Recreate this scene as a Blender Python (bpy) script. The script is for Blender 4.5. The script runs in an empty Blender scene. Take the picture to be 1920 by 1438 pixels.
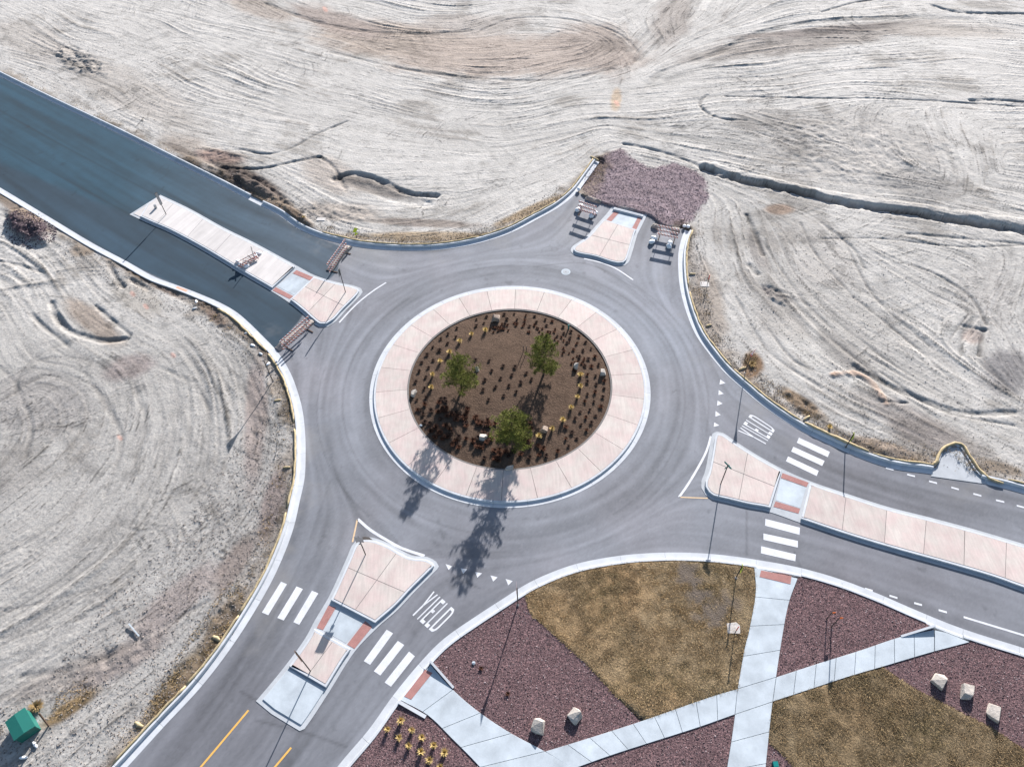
import bpy, bmesh, math, random
import numpy as np
from mathutils import Vector, Matrix
from mathutils.geometry import tessellate_polygon
random.seed(7); rng = np.random.default_rng(7)
S = bpy.context.scene; C = S.collection

# ------------------------------------------------------------------ camera, light, exposure
FPX, TILT, ROLL, HC = 1362.06, 0.67263, -0.040341, 50.0
_f = np.array([0, math.sin(TILT), -math.cos(TILT)]); _u0 = np.array([0, math.cos(TILT), math.sin(TILT)]); _r0 = np.array([1., 0, 0])
_r = _r0*math.cos(ROLL) + _u0*math.sin(ROLL); _u = -_r0*math.sin(ROLL) + _u0*math.cos(ROLL)
cam = bpy.data.cameras.new('camera'); co = bpy.data.objects.new('camera', cam); C.objects.link(co); S.camera = co
cam.sensor_width = 36; cam.lens = 36*FPX/1920; cam.clip_end = 5000; cam.clip_start = 0.5
M = Matrix.Identity(4)
for i in range(3):
    M[i][0] = _r[i]; M[i][1] = _u[i]; M[i][2] = -_f[i]
M[2][3] = HC
co.matrix_world = M
SUN_AZ, SUN_EL = math.radians(70.5), math.radians(21.0)
w = bpy.data.worlds.new('World'); S.world = w; w.use_nodes = True
nt = w.node_tree; bg = nt.nodes['Background']; sk = nt.nodes.new('ShaderNodeTexSky')
sk.sky_type = 'NISHITA'; sk.sun_disc = False; sk.sun_elevation = SUN_EL; sk.sun_rotation = math.pi/2 - SUN_AZ
nt.links.new(sk.outputs[0], bg.inputs[0]); bg.inputs[1].default_value = 0.075
sun = bpy.data.lights.new('sun', 'SUN'); sun.energy = 5.0; sun.angle = math.radians(0.5); sun.color = (1, .955, .92)
so = bpy.data.objects.new('sun', sun); C.objects.link(so)
so.rotation_euler = Vector((math.cos(SUN_EL)*math.cos(SUN_AZ), math.cos(SUN_EL)*math.sin(SUN_AZ), math.sin(SUN_EL))).to_track_quat('Z', 'Y').to_euler()
S.view_settings.view_transform = 'Standard'; S.view_settings.look = 'None'; S.view_settings.exposure = 1.26; S.view_settings.gamma = 1
S.view_settings.use_curve_mapping = False

# ------------------------------------------------------------------ helpers
def W(x, y, z=0.0):
    """point of the place seen at photo pixel (x, y), at height z"""
    d = _f*FPX + _r*(x-960) - _u*(y-719); k = (z-HC)/d[2]
    return (float(d[0]*k), float(d[1]*k))
def WL(pts, z=0.0): return [W(x, y, z) for x, y in pts]
def spline(P, step=0.5, closed=False):
    P = [np.array(p, float) for p in P]; n = len(P); out = []
    for i in range(n if closed else n-1):
        if closed: a, b, c, d = P[(i-1) % n], P[i], P[(i+1) % n], P[(i+2) % n]
        else: b, c = P[i], P[i+1]; a = P[i-1] if i else 2*b-c; d = P[i+2] if i+2 < n else 2*c-b
        L = np.linalg.norm(c-b); m = max(1, int(L/step))
        for k in range(m):
            t = k/m
            # centripetal-ish: cardinal tangents scaled to segment
            t1 = (c-a)*L/(np.linalg.norm(c-b)+np.linalg.norm(b-a)+1e-9); t2 = (d-b)*L/(np.linalg.norm(c-b)+np.linalg.norm(d-c)+1e-9)
            out.append((2*t**3-3*t*t+1)*b + (t**3-2*t*t+t)*t1 + (-2*t**3+3*t*t)*c + (t**3-t*t)*t2)
    if not closed: out.append(P[-1])
    return np.array(out)
def area(P):
    P = np.asarray(P); return 0.5*np.sum(P[:, 0]*np.roll(P[:, 1], -1)-np.roll(P[:, 0], -1)*P[:, 1])
def ccw(P):
    P = np.asarray(P, float); return P if area(P) > 0 else P[::-1].copy()
def clean(P, e=0.004):
    o = []
    for p in P:
        if not o or np.linalg.norm(p-o[-1]) > e: o.append(np.asarray(p, float))
    while len(o) > 1 and np.linalg.norm(o[0]-o[-1]) <= e: o.pop()
    return np.array(o)
def inset(P, d):
    P = clean(ccw(P)); n = len(P); o = []
    for i in range(n):
        a, b, c = P[i-1], P[i], P[(i+1) % n]
        e1 = (b-a)/np.linalg.norm(b-a); e2 = (c-b)/np.linalg.norm(c-b)
        n1 = np.array([-e1[1], e1[0]]); n2 = np.array([-e2[1], e2[0]]); m = n1+n2; L = m@m
        m = m*2/L if L > .25 else m/max(math.sqrt(L), 1e-6)
        o.append(b+m*d)
    return clean(np.array(o))
def clip(P, a, b):
    """keep the part of polygon P on the left of line a->b"""
    a = np.array(a, float); b = np.array(b, float); nrm = np.array([-(b-a)[1], (b-a)[0]]); o = []
    n = len(P)
    for i in range(n):
        p, q = P[i], P[(i+1) % n]; dp, dq = (p-a)@nrm, (q-a)@nrm
        if dp >= 0: o.append(p)
        if (dp >= 0) != (dq >= 0): o.append(p+(q-p)*dp/(dp-dq))
    return clean(np.array(o)) if len(o) > 2 else np.zeros((0, 2))
def prism_bm(bm, P, z0, z1, bev=0.0):
    P = clean(ccw(P)); n = len(P)
    if n < 3: return
    if bev:
        Q = inset(P, bev)
        if len(Q) != n: Q = P
        rings = [(P, z0), (P, z1-bev), (Q, z1)]
    else: rings = [(P, z0), (P, z1)]
    R = [[bm.verts.new((p[0], p[1], z)) for p in Pp] for Pp, z in rings]
    for A, B in zip(R, R[1:]):
        for i in range(n): bm.faces.new((A[i], A[(i+1) % n], B[(i+1) % n], B[i]))
    top = R[-1]
    for t in tessellate_polygon([[Vector((v.co.x, v.co.y, 0)) for v in top]]):
        a, b, c = (top[i] for i in t)
        if (b.co-a.co).cross(c.co-a.co).z < 0: b, c = c, b
        try: bm.faces.new((a, b, c))
        except ValueError: pass
def link(name, bm, mat, parent=None, smooth=False, **props):
    me = bpy.data.meshes.new(name); bm.to_mesh(me); bm.free()
    if smooth: me.shade_smooth()
    return linkme(name, me, mat, parent, **props)
def linkme(name, me, mat, parent=None, **props):
    o = bpy.data.objects.new(name, me); C.objects.link(o)
    if mat is not None and len(me.materials) == 0: me.materials.append(mat)
    if parent is not None: o.parent = parent
    for k, v in props.items(): o[k] = v
    return o
def empty(name, loc=(0, 0, 0), rz=0, **props):
    o = bpy.data.objects.new(name, None); C.objects.link(o); o.location = loc; o.rotation_euler = (0, 0, rz); o.empty_display_size = .2
    for k, v in props.items(): o[k] = v
    return o
def copy_tree(o, parent=None):
    c = o.copy(); C.objects.link(c)
    if parent is not None: c.parent = parent
    for ch in o.children: copy_tree(ch, c)
    return c
def prism(name, P, z0, z1, mat, parent=None, bev=0.0, **props):
    bm = bmesh.new(); prism_bm(bm, P, z0, z1, bev); return link(name, bm, mat, parent, **props)
def box(bm, c, s, rz=0, rx=0, ry=0):
    m = Matrix.Translation(c) @ Matrix.Rotation(rz, 4, 'Z') @ Matrix.Rotation(ry, 4, 'Y') @ Matrix.Rotation(rx, 4, 'X') @ Matrix.Diagonal((*s, 1))
    bmesh.ops.create_cube(bm, size=1, matrix=m)
def cyl(bm, a, b, r, r2=None, seg=8):
    a = Vector(a); b = Vector(b); d = b-a
    m = Matrix.Translation((a+b)/2) @ d.to_track_quat('Z', 'Y').to_matrix().to_4x4()
    bmesh.ops.create_cone(bm, cap_ends=True, segments=seg, radius1=r, radius2=r if r2 is None else r2, depth=d.length, matrix=m)
def tube_mesh(bm, P, r, seg=7, wob=0.0):
    """P: list of 3D points"""
    P = [Vector(p) for p in P]; R = []
    for i, p in enumerate(P):
        t = (P[min(i+1, len(P)-1)]-P[max(i-1, 0)]).normalized(); s = t.cross(Vector((0, 0, 1))).normalized(); u = s.cross(t)
        rr = r*(1+wob*(random.random()-.5))
        if i in (0, len(P)-1): rr *= .6
        R.append([bm.verts.new(p+(s*math.cos(a)+u*math.sin(a)*.85)*rr*(1+wob*.4*(random.random()-.5))) for a in [2*math.pi*k/seg for k in range(seg)]])
    for A, B in zip(R, R[1:]):
        for k in range(seg): bm.faces.new((A[k], A[(k+1) % seg], B[(k+1) % seg], B[k]))
    bm.faces.new(R[0][::-1]); bm.faces.new(R[-1])

# ------------------------------------------------------------------ materials
def ramp(t, pts):
    n = t.nodes.new('ShaderNodeValToRGB'); e = n.color_ramp.elements
    while len(e) < len(pts): e.new(.5)
    for i, (p, c) in enumerate(pts): e[i].position = p; e[i].color = (*c, 1) if len(c) == 3 else c
    return n
def noise(t, vec, scale, detail=4, rough=.55, dist=0):
    n = t.nodes.new('ShaderNodeTexNoise'); n.inputs['Scale'].default_value = scale; n.inputs['Detail'].default_value = detail
    n.inputs['Roughness'].default_value = rough; n.inputs['Distortion'].default_value = dist
    if vec is not None: t.links.new(vec, n.inputs['Vector'])
    return n
def mixc(t, mode, fac, a, b):
    n = t.nodes.new('ShaderNodeMix'); n.data_type = 'RGBA'; n.blend_type = mode
    for s, v in ((n.inputs[0], fac), (n.inputs[6], a), (n.inputs[7], b)):
        if hasattr(v, 'links'): t.links.new(v, s)
        elif isinstance(v, tuple): s.default_value = (*v, 1) if len(v) == 3 else v
        else: s.default_value = v
    return n.outputs[2]
def material(name, base, rough=.9, var=.12, scale=1.5, fine=20, finevar=.1, bump=.3, bumpscale=25, bumpdist=.01, rnd=.0, attr=None, spec=.3, extra=None, metallic=0):
    m = bpy.data.materials.new(name); m.use_nodes = True; t = m.node_tree; b = t.nodes['Principled BSDF']
    b.inputs['Roughness'].default_value = rough; b.inputs['Specular IOR Level'].default_value = spec; b.inputs['Metallic'].default_value = metallic
    geo = t.nodes.new('ShaderNodeNewGeometry'); pos = geo.outputs['Position']
    if attr:
        a = t.nodes.new('ShaderNodeAttribute'); a.attribute_name = attr; col = a.outputs['Color']
    else:
        r = t.nodes.new('ShaderNodeRGB'); r.outputs[0].default_value = (*base, 1); col = r.outputs[0]
    n1 = noise(t, pos, scale, 5, .6); r1 = ramp(t, [(.3, (1-var,)*3), (.7, (1+var,)*3)]); t.links.new(n1.outputs[0], r1.inputs[0])
    col = mixc(t, 'MULTIPLY', 1.0, col, r1.outputs[0])
    n2 = noise(t, pos, fine, 3, .7); r2 = ramp(t, [(.25, (1-finevar,)*3), (.75, (1+finevar,)*3)]); t.links.new(n2.outputs[0], r2.inputs[0])
    col = mixc(t, 'MULTIPLY', 1.0, col, r2.outputs[0])
    if rnd:
        oi = t.nodes.new('ShaderNodeObjectInfo'); rr = ramp(t, [(0, (1-rnd,)*3), (1, (1+rnd*.6,)*3)]); t.links.new(oi.outputs['Random'], rr.inputs[0])
        col = mixc(t, 'MULTIPLY', 1.0, col, rr.outputs[0])
    if extra: col = extra(t, pos, col)
    t.links.new(col, b.inputs['Base Color'])
    if bump:
        nb = noise(t, pos, bumpscale, 4, .65); bn = t.nodes.new('ShaderNodeBump'); bn.inputs['Strength'].default_value = bump; bn.inputs['Distance'].default_value = bumpdist
        t.links.new(nb.outputs[0], bn.inputs['Height']); t.links.new(bn.outputs[0], b.inputs['Normal'])
    return m
def streaks(angle, amount, sc=6.0, stretch=.08, tint=(1, 1, 1)):
    def f(t, pos, col):
        mp = t.nodes.new('ShaderNodeMapping'); mp.inputs['Rotation'].default_value = (0, 0, -angle); mp.inputs['Scale'].default_value = (stretch, 1, 1)
        # rotate first, then squash along the streak
        mp.vector_type = 'TEXTURE'; mp.inputs['Rotation'].default_value = (0, 0, angle); mp.inputs['Scale'].default_value = (1/stretch, 1, 1)
        t.links.new(pos, mp.inputs['Vector']); n = noise(t, mp.outputs[0], sc, 4, .6)
        r = ramp(t, [(.3, (1-amount,)*3), (.7, (1+amount,)*3)]); t.links.new(n.outputs[0], r.inputs[0])
        return mixc(t, 'MULTIPLY', 1.0, col, r.outputs[0])
    return f
MT = {}
MT['dirt'] = material('dirt', (.4, .4, .4), attr='tint', rough=1, var=.10, scale=.7, fine=9, finevar=.13, bump=.65, bumpscale=4.5, bumpdist=.08, spec=.1)
MT['asphalt'] = material('asphalt', (.05, .05, .05), attr='tint', rough=.85, var=.07, scale=.5, fine=22, finevar=.08, bump=.25, bumpscale=60, bumpdist=.008, spec=.35)
MT['kerb'] = material('kerb_concrete', (.49, .51, .54), rough=.85, var=.10, scale=1.2, fine=14, finevar=.05, rnd=.07, bump=.15, bumpscale=30, bumpdist=.004)
MT['gutter'] = material('gutter_concrete', (.38, .40, .425), rough=.85, var=.10, scale=1.4, fine=14, finevar=.05, rnd=.07, bump=.15, bumpdist=.004)
MT['walk'] = material('pavement_concrete', (.41, .455, .495), rough=.85, var=.18, scale=.7, fine=12, finevar=.05, rnd=.05, bump=.15, bumpdist=.004)
def pinkfx(t, pos, col):
    n = noise(t, pos, .9, 3, .5); r = ramp(t, [(.35, (1.0, .93, .93)), (.65, (1.0, 1.02, 1.0))]); t.links.new(n.outputs[0], r.inputs[0])
    col = mixc(t, 'MULTIPLY', 1.0, col, r.outputs[0])
    mp = t.nodes.new('ShaderNodeMapping'); mp.inputs['Scale'].default_value = (4, .5, 1); t.links.new(pos, mp.inputs['Vector'])
    n = noise(t, mp.outputs[0], 1.6, 4, .6); r = ramp(t, [(.35, (.93, .93, .93)), (.65, (1.05, 1.05, 1.05))]); t.links.new(n.outputs[0], r.inputs[0])
    return mixc(t, 'MULTIPLY', 1.0, col, r.outputs[0])
MT['pink'] = material('pink_concrete', (.50, .44, .415), rough=.85, var=.07, scale=.8, fine=12, finevar=.05, rnd=.08, bump=.12, bumpdist=.004, extra=pinkfx)
MT['pale'] = material('pale_concrete', (.53, .50, .485), rough=.85, var=.06, scale=.8, fine=12, finevar=.04, rnd=.05, bump=.12, bumpdist=.004, extra=streaks(1.05, .10, 3, .05))
MT['brickred'] = material('red_tactile_paving', (.33, .165, .15), rough=.9, var=.12, scale=2, fine=18, finevar=.2, bump=.4, bumpscale=30, bumpdist=.01)
MT['paint'] = material('road_paint', (.80, .81, .84), rough=.7, var=.08, scale=3, fine=18, finevar=.07, bump=.1, bumpdist=.002)
MT['yellow'] = material('yellow_paint', (.62, .36, .09), rough=.7, var=.08, scale=3, fine=18, finevar=.12, bump=.1, bumpdist=.002)
def wearfx(t, pos, col):
    n = noise(t, pos, 13, 5, .75); r = ramp(t, [(.54, (0, 0, 0)), (.68, (1, 1, 1))]); t.links.new(n.outputs[0], r.inputs[0])
    n2_ = noise(t, pos, .8, 3, .6); r2_ = ramp(t, [(.4, (.15, .15, .15)), (.65, (.9, .9, .9))]); t.links.new(n2_.outputs[0], r2_.inputs[0])
    return mixc(t, 'MIX', mixc(t, 'MULTIPLY', 1.0, r.outputs[0], r2_.outputs[0]), col, (.30, .30, .32))
MT['paint'] = material('road_paint', (.57, .58, .61), rough=.7, var=.10, scale=2, fine=18, finevar=.08, bump=.1, bumpdist=.002, extra=wearfx)
MT['paleyellow'] = material('pale_yellow_paint', (.58, .42, .26), rough=.7, var=.1, scale=3, bump=0)
MT['joint'] = material('joint_dirt', (.17, .16, .155), bump=0)
MT['mulch'] = material('mulch', (.092, .062, .045), rough=1, var=.18, scale=.9, fine=7, finevar=.45, bump=.8, bumpscale=7, bumpdist=.08, spec=.1)
def rockfx(t, pos, col):
    v = t.nodes.new('ShaderNodeTexVoronoi'); v.inputs['Scale'].default_value = 18; t.links.new(pos, v.inputs['Vector'])
    h = ramp(t, [(0, (.55, .5, .55)), (.35, (.8, .75, .8)), (.7, (1.1, 1.1, 1.15)), (1, (2.0, 1.8, 1.8))]); h.color_ramp.interpolation = 'LINEAR'
    s = t.nodes.new('ShaderNodeSeparateColor'); t.links.new(v.outputs['Color'], s.inputs[0]); t.links.new(s.outputs[0], h.inputs[0])
    return mixc(t, 'MULTIPLY', 1.0, col, h.outputs[0])
MT['rock'] = material('purple_gravel', (.125, .084, .084), rough=1, var=.10, scale=.6, fine=8, finevar=.25, bump=.8, bumpscale=9, bumpdist=.06, spec=.1, extra=rockfx)
MT['stone'] = material('purple_stone', (.15, .092, .10), rough=1, attr=None, var=.5, scale=6, fine=12, finevar=.3, bump=0, spec=.1)
MT['lawnsoil'] = material('lawn_soil', (.25, .195, .13), rough=1, var=.25, scale=.6, fine=6, finevar=.3, bump=.7, bumpscale=5, bumpdist=.08, spec=.05)
MT['grass'] = material('dry_grass', (.2, .17, .1), attr='tint', rough=1, var=.1, scale=.8, fine=5, finevar=.1, bump=0, spec=.05)
MT['boulder'] = material('boulder', (.40, .365, .33), rough=.95, var=.2, scale=2.2, fine=9, finevar=.15, bump=.6, bumpscale=7, bumpdist=.05)
MT['brownboulder'] = material('brown_boulder', (.28, .22, .18), rough=.95, var=.25, scale=2.2, fine=9, finevar=.2, bump=.6, bumpscale=7, bumpdist=.05)
MT['straw'] = material('straw', (.42, .34, .21), rough=1, var=.25, scale=3, fine=16, finevar=.3, bump=.8, bumpscale=20, bumpdist=.03, spec=.1)
MT['yellowgrass'] = material('yellow_grass', (.58, .44, .19), rough=1, var=.2, scale=4, fine=14, finevar=.2, bump=0, spec=.1)
MT['redshrub'] = material('red_shrub', (.085, .04, .026), rough=1, var=.4, scale=3, fine=9, finevar=.3, bump=0, spec=.1)
MT['darkshrub'] = material('dark_shrub', (.055, .035, .028), rough=1, var=.3, scale=3, fine=9, finevar=.3, bump=0, spec=.1)
MT['needles'] = material('pine_needles', (.145, .155, .036), rough=.9, attr=None, var=.45, scale=2.2, fine=9, finevar=.35, bump=0, spec=.15)
MT['bark'] = material('bark', (.10, .07, .05), rough=1, var=.2, scale=6, bump=.5)
MT['soilclod'] = material('soil_clod', (.17, .14, .125), rough=1, var=.3, scale=1, fine=6, finevar=.2, bump=0, spec=.1)
MT['green'] = material('green_box_paint', (.012, .12, .10), rough=.5, var=.05, scale=2, fine=10, finevar=.03, bump=0, spec=.4)
MT['steel'] = material('galvanised_steel', (.22, .22, .23), rough=.5, var=.1, bump=0, metallic=.6)
MT['darksteel'] = material('dark_post', (.07, .06, .055), rough=.7, var=.1, bump=0)
MT['signback'] = material('sign_back', (.35, .36, .37), rough=.45, var=.05, bump=0, metallic=.5)
MT['white'] = material('white_plastic', (.75, .76, .78), rough=.6, var=.08, scale=4, bump=.3, bumpscale=12, bumpdist=.02)
MT['red'] = material('red_sheeting', (.55, .03, .03), rough=.5, var=.05, bump=0)
MT['lime'] = material('lime_sheeting', (.50, .62, .05), rough=.5, var=.05, bump=0)
MT['teal'] = material('street_name_green', (.0, .16, .15), rough=.5, var=.05, bump=0)
MT['orange'] = material('orange_sheeting', (.75, .17, .03), rough=.6, var=.05, bump=0)
MT['orangewash'] = material('orange_survey_paint', (.62, .34, .25), var=.2, scale=6, bump=0)
MT['padc'] = material('pad_concrete', (.50, .475, .455), var=.15, scale=3, bump=.2)
MT['wood'] = material('weathered_wood', (.13, .085, .06), rough=1, var=.3, scale=3, bump=.5)
MT['plank'] = material('pinkish_plank_paint', (.5, .4, .38), rough=.7, var=.1, bump=0)
MT['timber'] = material('asphalt_berm', (.27, .24, .22), rough=1, var=.25, scale=2, fine=9, finevar=.25, bump=.8, bumpscale=7, bumpdist=.05)
MT['iron'] = material('cast_iron', (.10, .10, .11), rough=.6, var=.2, bump=.5, metallic=.3)
MT['haypile'] = material('tan_brush', (.36, .25, .12), rough=1, var=.3, scale=4, fine=12, finevar=.3, bump=0)
def striped():
    m = material('barricade_stripes', (.8, .8, .8), rough=.5, bump=0); t = m.node_tree; b = t.nodes['Principled BSDF']
    tc = t.nodes.new('ShaderNodeTexCoord'); sp = t.nodes.new('ShaderNodeSeparateXYZ'); t.links.new(tc.outputs['Object'], sp.inputs[0])
    a = t.nodes.new('ShaderNodeMath'); a.operation = 'ADD'; t.links.new(sp.outputs['X'], a.inputs[0]); t.links.new(sp.outputs['Z'], a.inputs[1])
    mo = t.nodes.new('ShaderNodeMath'); mo.operation = 'PINGPONG'; t.links.new(a.outputs[0], mo.inputs[0]); mo.inputs[1].default_value = .16
    g = t.nodes.new('ShaderNodeMath'); g.operation = 'GREATER_THAN'; t.links.new(mo.outputs[0], g.inputs[0]); g.inputs[1].default_value = .08
    t.links.new(mixc(t, 'MIX', g.outputs[0], (.78, .74, .74), (.50, .14, .09)), b.inputs['Base Color']); return m
MT['stripe'] = striped()

# ------------------------------------------------------------------ traced outlines of the roads (photo pixels on the ground)
A_PX = [(-260, 20), (-60, 112), (0, 144), (100, 193), (228, 254), (315, 298), (409, 345), (482, 383), (520, 402), (555, 427), (592, 444), (630, 455), (680, 465), (742, 470), (805, 470), (860, 464), (910, 453), (960, 436), (1010, 410), (1051, 387), (1082, 361), (1102, 335), (1124, 304)]
B_PX = [(1284, 432), (1277, 450), (1272, 475), (1272, 510), (1276, 545), (1287, 586), (1304, 627), (1328, 662), (1357, 697), (1389, 726), (1424, 756), (1460, 782), (1500, 807), (1541, 827), (1589, 849), (1634, 867), (1679, 880), (1739, 888), (1784, 896), (1840, 906), (1888, 917), (1920, 926), (2000, 948), (2200, 1005)]
C_PX = [(-260, 208), (-60, 318), (0, 352), (100, 412), (175, 457), (239, 491), (291, 520), (343, 539), (393, 559), (421, 572), (447, 588), (473, 611), (494, 632), (510, 648), (527, 669), (545, 700), (557, 731), (567, 768), (572, 811), (573, 851), (571, 897), (563, 935), (550, 991), (528, 1050), (504, 1100), (467, 1163), (434, 1213), (400, 1259), (365, 1301), (312, 1357), (240, 1436), (160, 1522), (60, 1640)]
D_PX = [(480, 1640), (580, 1510), (635, 1434), (691, 1368), (736, 1305), (785, 1245), (830, 1199), (888, 1158), (948, 1119), (973, 1103), (1008, 1084), (1073, 1059), (1145, 1044), (1215, 1037), (1290, 1036), (1360, 1041), (1441, 1053), (1503, 1065), (1573, 1085), (1644, 1112), (1711, 1141), (1779, 1169), (1833, 1188), (1920, 1215), (2000, 1243), (2250, 1330)]
A, B, Cc, D = [spline(WL(p), .4) for p in (A_PX, B_PX, C_PX, D_PX)]
NEDGE = spline(WL([(1082, 361), (1100, 372), (1150, 388), (1215, 404), (1245, 424), (1284, 432)]), .4)
iA = int(np.argmin(np.linalg.norm(A-np.array(W(1082, 361)), axis=1)))
ROAD = np.concatenate([A[:iA], NEDGE, B, D[::-1], Cc[::-1]])
SE = np.concatenate([D, np.array([W(2250, 1330), W(2350, 1900), W(900, 1900), W(480, 1640)])])

# ------------------------------------------------------------------ raster fields (metres grid) for soil relief and wear
G = .125; X0, Y0, X1, Y1 = -92., 2.4, 92., 127.
NX = int((X1-X0)/G)+1; NY = int((Y1-Y0)/G)+1
xs = X0+G*np.arange(NX); ys = Y0+G*np.arange(NY); XX, YY = np.meshgrid(xs, ys); XX = XX.astype(np.float32); YY = YY.astype(np.float32)
def zoom(a, shape):
    ny, nx = shape; iy = np.linspace(0, a.shape[0]-1.001, ny); ix = np.linspace(0, a.shape[1]-1.001, nx)
    y0 = iy.astype(int); x0 = ix.astype(int); fy = (iy-y0)[:, None]; fx = (ix-x0)[None, :]
    fy = fy*fy*(3-2*fy); fx = fx*fx*(3-2*fx)
    a0 = a[y0]; a1 = a[y0+1]; r = a0*(1-fy)+a1*fy
    return (r[:, x0]*(1-fx)+r[:, x0+1]*fx).astype(np.float32)
def vnoise(cell, oct=1, seed=0, persist=.55):
    g = np.random.default_rng(seed); o = np.zeros((NY, NX), np.float32); a = 1; tot = 0
    for k in range(oct):
        c = cell/2**k
        if c < G*1.5: break
        o += a*zoom(g.random((max(3, int((Y1-Y0)/c)+2), max(3, int((X1-X0)/c)+2))), (NY, NX)); tot += a; a *= persist
    return o/tot-.5
def blur(a, n=1):
    for _ in range(n):
        a = (np.roll(a, 1, 0)+2*a+np.roll(a, -1, 0))/4; a = (np.roll(a, 1, 1)+2*a+np.roll(a, -1, 1))/4
    return a
def inside(poly):
    m = np.zeros((NY, NX), bool); P = np.asarray(poly); Q = np.roll(P, -1, 0)
    for j, y in enumerate(ys):
        s = (P[:, 1] > y) != (Q[:, 1] > y)
        if not s.any(): continue
        xc = P[s, 0]+(y-P[s, 1])*(Q[s, 0]-P[s, 0])/(Q[s, 1]-P[s, 1]); xc.sort()
        for a, b in zip(xc[::2], xc[1::2]):
            i0 = max(0, int(math.ceil((a-X0)/G))); i1 = min(NX, int(math.floor((b-X0)/G))+1)
            if i1 > i0: m[j, i0:i1] = True
    return m
def pdist(P, R=3.0, out=None, signed=False):
    """distance field to a polyline, up to R"""
    P = np.asarray(P, np.float32); d = np.full((NY, NX), 99., np.float32) if out is None else out
    for a, b in zip(P, P[1:]):
        i0 = max(0, int((min(a[0], b[0])-R-X0)/G)); i1 = min(NX, int((max(a[0], b[0])+R-X0)/G)+2)
        j0 = max(0, int((min(a[1], b[1])-R-Y0)/G)); j1 = min(NY, int((max(a[1], b[1])+R-Y0)/G)+2)
        if i1 <= i0 or j1 <= j0: continue
        x = XX[j0:j1, i0:i1]-a[0]; y = YY[j0:j1, i0:i1]-a[1]; v = b-a; L = v@v+1e-9
        t = np.clip((x*v[0]+y*v[1])/L, 0, 1); q = np.hypot(x-t*v[0], y-t*v[1])
        np.minimum(d[j0:j1, i0:i1], q, out=d[j0:j1, i0:i1])
    return d
def bil(F, x, y):
    i = np.clip(((x-X0)/G).astype(np.int32), 0, NX-1); j = np.clip(((y-Y0)/G).astype(np.int32), 0, NY-1); return F[j, i]
def flow(strokes, sub=10, power=2.5):
    """direction field following traced strokes"""
    pts = []; ang = []
    for s in strokes:
        q = spline(WL(s), 2.0)
        for a, b in zip(q, q[1:]): pts.append((a+b)/2); ang.append(math.atan2(b[1]-a[1], b[0]-a[0]))
    pts = np.array(pts, np.float32); ang = np.array(ang, np.float32)
    cx = XX[::sub, ::sub].ravel(); cy = YY[::sub, ::sub].ravel(); sc = np.zeros(len(cx)); ss = np.zeros(len(cx))
    for p, a in zip(pts, ang):
        wgt = 1/((cx-p[0])**2+(cy-p[1])**2+.6)**(power/2); sc += wgt*math.cos(2*a); ss += wgt*math.sin(2*a)
    shp = XX[::sub, ::sub].shape
    c = zoom(sc.reshape(shp), (NY, NX)); s = zoom(ss.reshape(shp), (NY, NX)); th = np.arctan2(s, c)/2
    return np.cos(th).astype(np.float32), np.sin(th).astype(np.float32)
def lic(src, fx, fy, L, step=1.0, warp=None):
    acc = src.copy()
    jj, ii = np.mgrid[0:NY, 0:NX].astype(np.float32)
    for sg in (1, -1):
        px, py = ii.copy(), jj.copy(); dx = fx*sg; dy = fy*sg
        for k in range(L):
            px += dx*step; py += dy*step
            a = np.clip(px, 0, NX-1).astype(np.int32); b = np.clip(py, 0, NY-1).astype(np.int32)
            nx = fx[b, a]; ny = fy[b, a]; s = np.sign(nx*dx+ny*dy); s[s == 0] = 1
            dx = nx*s; dy = ny*s; acc += src[b, a]
    return acc/(2*L+1)
def norm(a): a = a-a.mean(); return a/(a.std()+1e-9)
def tracks(fx, fy, n, seed, box_, Lmin, Lmax, gauge=2.0, curv=.0, jit=.15):
    g = np.random.default_rng(seed); T = np.zeros((NY, NX), np.float32)
    for _ in range(n):
        x = g.uniform(box_[0], box_[1]); y = g.uniform(box_[2], box_[3]); L = g.uniform(Lmin, Lmax); st = .07
        off = g.normal(0, jit); cv = g.normal(0, curv); dx = dy = None; pts = []
        for k in range(int(L/st)):
            i = int((x-X0)/G); j = int((y-Y0)/G)
            if not (0 <= i < NX and 0 <= j < NY): break
            a = fx[j, i]; b = fy[j, i]
            if dx is None:
                s = 1 if g.random() < .5 else -1; dx, dy = a*s, b*s
            s = 1 if a*dx+b*dy >= 0 else -1; an = math.atan2(b*s, a*s)+off+cv*k*st
            dx = .9*dx+.1*math.cos(an); dy = .9*dy+.1*math.sin(an); h = math.hypot(dx, dy); dx /= h; dy /= h
            x += dx*st; y += dy*st; pts.append((x, y, -dy, dx))
        if len(pts) < 20: continue
        p = np.array(pts); fade = np.minimum(1, np.minimum(np.arange(len(p)), np.arange(len(p))[::-1])/40); amp = g.uniform(.35, 1)*(.6+.4*((np.arange(len(p))//3) % 2)*(g.random() < .6)+.0)
        for sd in (-gauge/2, gauge/2):
            for wd in (-.09, .06):
                ii = ((p[:, 0]+p[:, 2]*(sd+wd)-X0)/G).round().astype(int); jj = ((p[:, 1]+p[:, 3]*(sd+wd)-Y0)/G).round().astype(int)
                ok = (ii >= 0) & (ii < NX) & (jj >= 0) & (jj < NY); np.maximum.at(T, (jj[ok], ii[ok]), (fade*amp)[ok].astype(np.float32))
    return T

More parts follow.
